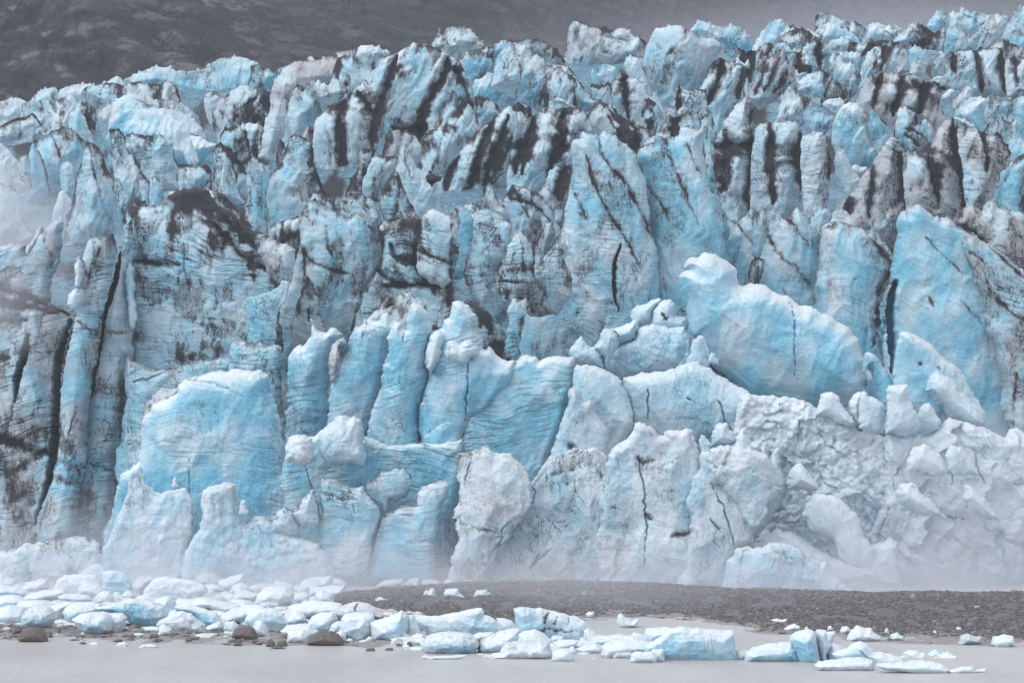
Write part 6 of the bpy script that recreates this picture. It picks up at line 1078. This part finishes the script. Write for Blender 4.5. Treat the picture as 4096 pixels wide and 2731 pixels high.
B('R', "1150,655 1200,630 1245,618 1280,590 1328,574 1360,590 1405,640 1450,640 1500,650 1560,668 1622,700 1500,712 1400,722 1392,690 1200,685", "peaked ice block with a teal crease trailing a long tail, far right", blue=.25, cr="1310,622 1350,660 1400,700", cw=1.3, cd=.5)
B('R', "1043,722 1070,695 1120,690 1180,685 1300,672 1340,675 1392,690 1402,730 1382,747 1200,747 1060,740", "flat nearest ice raft with rounded ends, right of the twin blocks", blue=.12)
B('R', "1430,725 1450,712 1500,705 1600,702 1720,692 1780,702 1822,710 1872,742 1852,764 1650,760 1480,745", "long low white ice raft, rightmost large one in the water", blue=.08)
B('R', "1868,755 1900,745 1960,728 2025,727 2042,762 1900,767", "small stepped white floe trailing the long low raft", blue=.05, T=.5)
B('R', "2038,758 2060,745 2110,736 2112,764", "last tiny white floe at the end of the trailing line", blue=.05, T=.4)
for cd_, pl, lb in [
    ('R', "760,437 800,425 830,435 862,428 856,447 790,448", "twin bumped white chip on the mud, leftmost of the right hand scatter"),
    ('R', "843,488 880,468 905,458 940,475 942,497 860,497", "lumpy pale chunk on the mud above the twin standing blocks"),
    ('R', "963,502 985,473 1012,502", "tiny white cone on the mud above the mushroom block"),
    ('R', "1114,500 1118,478 1138,470 1157,500", "small rounded ice tooth on the mud, between the cone and the white ball"),
    ('R', "1196,505 1210,478 1240,476 1260,500 1240,516 1205,516", "white ice ball on the mud left of the star shaped chunk"),
    ('R', "1243,548 1265,505 1285,495 1302,473 1350,490 1385,487 1397,507 1448,536 1440,557 1350,562 1260,557", "star shaped white chunk, the largest on the far mud"),
    ('R', "1473,522 1482,490 1492,488 1508,522", "slim white peg on the mud right of the star shaped chunk"),
    ('R', "1507,558 1518,525 1555,515 1592,540 1587,562", "rounded pale chunk just right of the slim white peg"),
    ('R', "1773,518 1790,497 1810,518", "tiny white pebble of ice between round chunk and brown lump"),
    ('R', "1912,497 1930,482 1950,480 1972,497", "little flat white chip near the right end of the mud"),
    ('R', "2150,582 2160,545 2230,529 2280,540 2290,580 2240,600 2170,598", "smooth white barrel of ice on the mud, rightmost of all")]:
    B(cd_, pl, lb, group="ice pieces stranded on the far mud", blue=.05)
B('R', "1943,575 1960,535 2000,523 2030,535 2078,540 2072,577 1960,587", "double humped brownish ice lump on the mud near the right edge", warm=.8, group="ice pieces stranded on the far mud")

# ------------------------------------------------------------------ stones
STONE = plain_mat("dark_stone", (.095, .085, .078), (.17, .152, .142), 2.2, .75, .6, (.13, .118, .11), .15)
PALE = plain_mat("pale_stone", (.30, .27, .25), (.42, .39, .37), 2.2, .8, .5, None, .1)
def rock(code, poly, label, mat=STONE, **kw):
    p, D = berg_poly(code, poly)
    w = (p[:, 0].max() - p[:, 0].min()) * D / F; h = (p[:, 1].max() - p[:, 1].min()) * D / F
    o = dict(st=0, a1=.3, a2=.12, c1=(1.6, 1.2), c2=(.6, .5), rough=.06, T=max(.3, .8 * min(w, h * 1.5)), w=.5 * min(w, h), fr=.08, cf=(1, .8)); o.update(kw)
    return form('boulder', label, 'boulder', code, D, p, mat, 'boulders on the shore', **o)
rock('P', "122,585 140,555 160,535 185,520 215,515 260,522 300,545 318,600 230,607 150,602", "dark rounded boulder at the waterline, leftmost of the big ones")
rock('P', "1558,575 1570,545 1590,525 1640,514 1700,520 1725,560 1732,588 1640,592", "dark grey blunt boulder beside the white upright ice tooth")
rock('P', "2065,615 2090,590 2120,565 2160,545 2230,543 2270,560 2300,590 2318,628 2200,632", "largest brown boulder, at the waterline below the middle jam")
rock('P', "1565,635 1580,610 1610,603 1632,636", "small dark boulder standing in the water below the blunt grey one")
rock('P', "1785,640 1795,605 1830,598 1850,625 1840,642", "angular dark stone left of the largest brown boulder")
rock('P', "1852,640 1870,610 1910,600 1932,625 1925,640", "dark knuckle of stone just left of the largest brown boulder")
rock('P', "1815,655 1840,642 1890,643 1922,652 1900,658", "flat dark slab of stone awash below the middle jam")
rock('P', "318,580 325,560 345,552 362,575", "little dark stone right of the leftmost big boulder")
rock('P', "388,545 395,520 408,518 410,548", "upright dark pebble between the round boulder of ice and the lozenge")
rock('P', "80,550 100,522 140,522 148,545 110,555", "low dark stone above the leftmost big boulder")
rock('P', "528,625 545,612 575,615 582,627", "low black stone alone in the water, left")
rock('P', "1000,578 1015,558 1060,560 1062,582", "square dark stone below the white ice cobble")
rock('P', "1248,608 1250,592 1290,590 1295,610", "dark cube of stone in the mud, left of centre")
rock('P', "1030,608 1040,590 1060,592 1062,612", "small dark peg of stone in the mud, left of centre")
rock('P', "765,605 780,595 820,597 828,608", "flat dark stone between two mud banks, left")
rock('Q', "270,668 285,655 330,652 337,672", "flat sharp stone in the water below the boxy ice block")
rock('Q', "402,665 410,653 455,653 460,668", "low flat stone right of the flat sharp one")
rock('Q', "545,640 555,615 575,608 598,640", "small dark cone of stone left of the oval ice block")
rock('Q', "478,635 485,622 515,628 525,640", "thin dark stone left of the small stone cone")
rock('R', "668,268 671,232 700,230 732,231 737,266", "dark square boulder on the gravel crest")
rock('R', "766,256 790,228 820,223 842,256", "dark domed boulder on the gravel crest, right of the square one")
rock('R', "1513,265 1528,246 1560,250 1568,266", "dark round boulder on the gravel crest, far right")
rock('R', "2262,262 2280,241 2312,250 2320,264", "dark bumpy boulder on the gravel crest at the right edge")
rock('R', "880,443 905,420 932,446", "dark triangular boulder on the lower gravel bar")
rock('R', "1005,262 1015,247 1045,245 1052,262", "grey low boulder on the gravel crest, right of the domed one")
rock('R', "1632,292 1645,270 1670,275 1672,296", "pale boulder just under the gravel crest, far right", PALE)
rock('Q', "1420,278 1430,257 1450,256 1458,280", "pale round boulder on the gravel bar, left of its twin", PALE)
rock('Q', "1710,298 1725,275 1750,272 1765,298", "pale domed boulder on the gravel bar, right of its twin", PALE)
rock('Q', "1560,400 1580,372 1615,380 1625,402", "dull dark boulder on the gravel bar above the ribbed ice block")
rock('R', "2035,358 2040,346 2070,344 2078,360", "pale flat stone on the gravel bar, far right", PALE)

# ------------------------------------------------------------------ gravel: thousands of stones on the bar, one object
gr = np.random.default_rng(99)
def scatter(name, n, mat, pred, smin, smax, seed, flat=.6):
    r = np.random.default_rng(seed)
    base = []
    for _ in range(6):
        ph = (1 + 5 ** .5) / 2
        v = np.array([(-1, ph, 0), (1, ph, 0), (-1, -ph, 0), (1, -ph, 0), (0, -1, ph), (0, 1, ph), (0, -1, -ph), (0, 1, -ph), (ph, 0, -1), (ph, 0, 1), (-ph, 0, -1), (-ph, 0, 1)]) / 1.9
        base.append(v * (1 + r.normal(size=(12, 1)) * .16) + r.normal(size=(12, 3)) * .07)
    fc = np.array([(0, 11, 5), (0, 5, 1), (0, 1, 7), (0, 7, 10), (0, 10, 11), (1, 5, 9), (5, 11, 4), (11, 10, 2), (10, 7, 6), (7, 1, 8), (3, 9, 4), (3, 4, 2), (3, 2, 6), (3, 6, 8), (3, 8, 9), (4, 9, 5), (2, 4, 11), (6, 2, 10), (8, 6, 7), (9, 8, 1)])
    px_ = r.uniform(-60, 1090, n * 3); t = r.uniform(-.25, 1.25, n * 3)
    sh = F * H / (shore(px_) - HOR); cr_ = F * (H - chgt(px_)) / (crest(px_) - HOR)
    D_ = sh + t * (cr_ - sh); X_ = (px_ - 512) * D_ / F
    Z_ = terrain(X_, D_)
    k = pred(px_, t, Z_, r); X_, D_, Z_ = X_[k][:n], D_[k][:n], Z_[k][:n]
    m = len(X_)
    s = smin * (smax / smin) ** (r.random(m) ** 2.6)
    rot = r.uniform(0, 6.28, m)
    Vs = np.zeros((m, 12, 3))
    bi = r.integers(0, 6, m)
    for b in range(6):
        q = bi == b; vv = base[b]
        c_, s_ = np.cos(rot[q])[:, None], np.sin(rot[q])[:, None]
        sx = s[q][:, None] * r.uniform(.8, 1.35, (q.sum(), 1)); sz = s[q][:, None] * r.uniform(flat * .7, flat * 1.4, (q.sum(), 1))
        Vs[q, :, 0] = (vv[:, 0] * c_ - vv[:, 1] * s_) * sx + X_[q][:, None]
        Vs[q, :, 1] = (vv[:, 0] * s_ + vv[:, 1] * c_) * s[q][:, None] + D_[q][:, None]
        Vs[q, :, 2] = vv[:, 2] * sz + Z_[q][:, None] + sz * .25
    Fs = (fc[None] + (np.arange(m) * 12)[:, None, None]).reshape(-1, 3)
    return tag(mesh_from(name, Vs.reshape(-1, 3), Fs, mat, smooth=False), kind='stuff')
m_, n_ = new_mat("loose_gravel"); t_ = NT(n_)
o_ = t_.add("ShaderNodeOutputMaterial"); b_ = t_.add("ShaderNodeBsdfPrincipled"); t_.link(b_.outputs[0], o_.inputs[0])
g_ = t_.add("ShaderNodeNewGeometry"); r_ = t_.add("ShaderNodeValToRGB"); t_.link(g_.outputs['Random Per Island'], r_.inputs[0])
e_ = r_.color_ramp.elements; e_[0].position = 0; e_[0].color = (.075, .07, .075, 1); e_[1].position = 1; e_[1].color = (.26, .24, .235, 1)
for ps, c in ((.3, (.085, .080, .086)), (.6, (.125, .118, .122)), (.88, (.165, .155, .155)), (.96, (.24, .22, .205))):
    e = r_.color_ramp.elements.new(ps); e.color = c + (1,)
t_.link(r_.outputs[0], b_.inputs['Base Color']); b_.inputs['Roughness'].default_value = .75
scatter("gravel", 70000, m_, lambda px, t, z, r: (px > 325 + 40 * r.random(len(px))) & (t > .10 + .14 * r.random(len(px))) & (t < 1.12) & (fbm(px / 30, t * 5, 71, 3) > -.22 - .5 * (t > .8)), .05, .24, 5)
scatter("pebbles", 3600, m_, lambda px, t, z, r: (z > .0) & ((t < .3) | (px < 330)) & (fbm(px / 18, t * 6, 77, 3) > .08), .10, .42, 6, .4)

# brash ice: the small fragments and slush between the blocks, one object
bm_, n_ = new_mat("brash_ice"); t_ = NT(n_)
o_ = t_.add("ShaderNodeOutputMaterial"); b_ = t_.add("ShaderNodeBsdfPrincipled"); t_.link(b_.outputs[0], o_.inputs[0])
g_ = t_.add("ShaderNodeNewGeometry"); r_ = t_.add("ShaderNodeValToRGB"); t_.link(g_.outputs['Random Per Island'], r_.inputs[0])
e_ = r_.color_ramp.elements; e_[0].position = 0; e_[0].color = (.42, .37, .35, 1); e_[1].position = 1; e_[1].color = (.55, .72, .78, 1)
for ps, c in ((.12, (.60, .60, .61)), (.3, (.74, .78, .80))):
    e = r_.color_ramp.elements.new(ps); e.color = c + (1,)
t_.link(r_.outputs[0], b_.inputs['Base Color']); b_.inputs['Roughness'].default_value = .6
def slush(name, n, mat, seed):
    r = np.random.default_rng(seed)
    lane = [(-10, 600, 330, 18), (-10, 615, 330, 13), (-10, 583, 330, 12), (130, 618, 420, 12), (395, 640, 560, 7), (545, 650, 660, 6), (480, 645, 700, 8), (660, 655, 950, 3)]
    wts = np.array([3, 3, 2, 2, 1, .7, 1.2, .5]); k = r.choice(len(lane), n, p=wts / wts.sum())
    L = np.array(lane)[k]
    px_ = L[:, 0] + r.random(n) * (L[:, 2] - L[:, 0]); py_ = L[:, 1] + r.normal(size=n) * L[:, 3] * .5
    py_ = np.clip(py_, 570, 664)
    keep = fbm(px_ / 25, py_ / 7, 88, 3) > -.02; px_, py_ = px_[keep], py_[keep]
    D_ = F * H / (py_ - HOR)
    for _ in range(5):
        z_ = np.maximum(terrain((px_ - 512) * D_ / F, D_), 0); D_ = .5 * D_ + .5 * F * (H - z_) / (py_ - HOR)
    X_ = (px_ - 512) * D_ / F; Z_ = np.maximum(terrain(X_, D_), 0)
    m = len(X_); ph = (1 + 5 ** .5) / 2
    v = np.array([(-1, ph, 0), (1, ph, 0), (-1, -ph, 0), (1, -ph, 0), (0, -1, ph), (0, 1, ph), (0, -1, -ph), (0, 1, -ph), (ph, 0, -1), (ph, 0, 1), (-ph, 0, -1), (-ph, 0, 1)]) / 1.9
    fc = np.array([(0, 11, 5), (0, 5, 1), (0, 1, 7), (0, 7, 10), (0, 10, 11), (1, 5, 9), (5, 11, 4), (11, 10, 2), (10, 7, 6), (7, 1, 8), (3, 9, 4), (3, 4, 2), (3, 2, 6), (3, 6, 8), (3, 8, 9), (4, 9, 5), (2, 4, 11), (6, 2, 10), (8, 6, 7), (9, 8, 1)])
    s = .10 * (9.0) ** (r.random(m) ** 1.8); vv = v[None] * (1 + r.normal(size=(m, 12, 1)) * .2)
    Vs = np.stack([vv[..., 0] * (s * r.uniform(.9, 1.7, m))[:, None] + X_[:, None], vv[..., 1] * s[:, None] + D_[:, None], vv[..., 2] * (s * r.uniform(.35, .75, m))[:, None] + Z_[:, None]], 2)
    Fs = (fc[None] + (np.arange(m) * 12)[:, None, None]).reshape(-1, 3)
    return tag(mesh_from(name, Vs.reshape(-1, 3), Fs, mat, smooth=False), kind='stuff')
slush("brash_ice", 9000, bm_, 12)
# ------------------------------------------------------------------ haze over the whole scene, and mist banks
def volume_box(name, x0, x1, y0, y1, z0, z1, dens, col=(.78, .83, .95)):
    V = np.array([(x, y, z) for x in (x0, x1) for y in (y0, y1) for z in (z0, z1)], float)
    Fq = np.array([[0, 1, 3, 2], [4, 6, 7, 5], [0, 4, 5, 1], [2, 3, 7, 6], [0, 2, 6, 4], [1, 5, 7, 3]])
    m, n = new_mat(name + "_air"); t = NT(n)
    out = t.add("ShaderNodeOutputMaterial"); v = t.add("ShaderNodeVolumePrincipled")
    v.inputs['Color'].default_value = col + (1,); v.inputs['Density'].default_value = dens; v.inputs['Anisotropy'].default_value = 0
    t.link(v.outputs[0], out.inputs['Volume'])
    o = mesh_from(name, V, Fq, m, smooth=False)
    tag(o, kind='stuff')
    return o, t, v
volume_box("haze", -4100, 4100, -320, 5300, -3.6, 420, .00011)

def mist(cx, cy_, cz, rx, ry, rz, dens, seed, ns=.05, thr=.42):
    """A bank of mist: thickest in its middle, thinning to nothing before the box ends."""
    o, t, v = volume_box("mist", cx - rx, cx + rx, cy_ - ry, cy_ + ry, cz - rz, cz + rz, 0, (.86, .89, .98))
    g = t.add("ShaderNodeTexCoord"); p = g.outputs['Object']
    q = t.mapped(p, (1 / rx, 1 / ry, 1 / rz), (-cx / rx, -cy_ / ry, -cz / rz))
    ln = t.add("ShaderNodeVectorMath", operation='LENGTH'); t.link(q, ln.inputs[0])
    f = t.ramp(ln.outputs['Value'], 1.0, .15)
    n = t.noise(t.mapped(p, (ns, ns, ns * 1.7), (seed, seed * 2, 0)), 1.0, 3, .55)
    d = t.math('MULTIPLY', t.math('MULTIPLY', f, t.ramp(n, thr - .12, thr + .22)), dens)
    t.link(d, v.inputs['Density'])
mist(-30, 486, 0, 60, 40, 13, .030, 1)
mist(42, 482, 0, 50, 36, 10, .030, 2)
mist(-66, 545, 42, 16, 22, 13, .06, 3, .09, .34)
mist(-62, 502, 32, 12, 12, 8, .05, 4, .09, .36)
mist(-76, 800, 66, 50, 60, 12, .012, 5, .02, .36)
mist(150, 900, 90, 190, 80, 26, .016, 6, .015, .34)
mist(0, 450, 0, 105, 55, 7, .020, 7, .05, .36)
mist(55, 478, 6, 30, 22, 18, .022, 8, .05, .36)
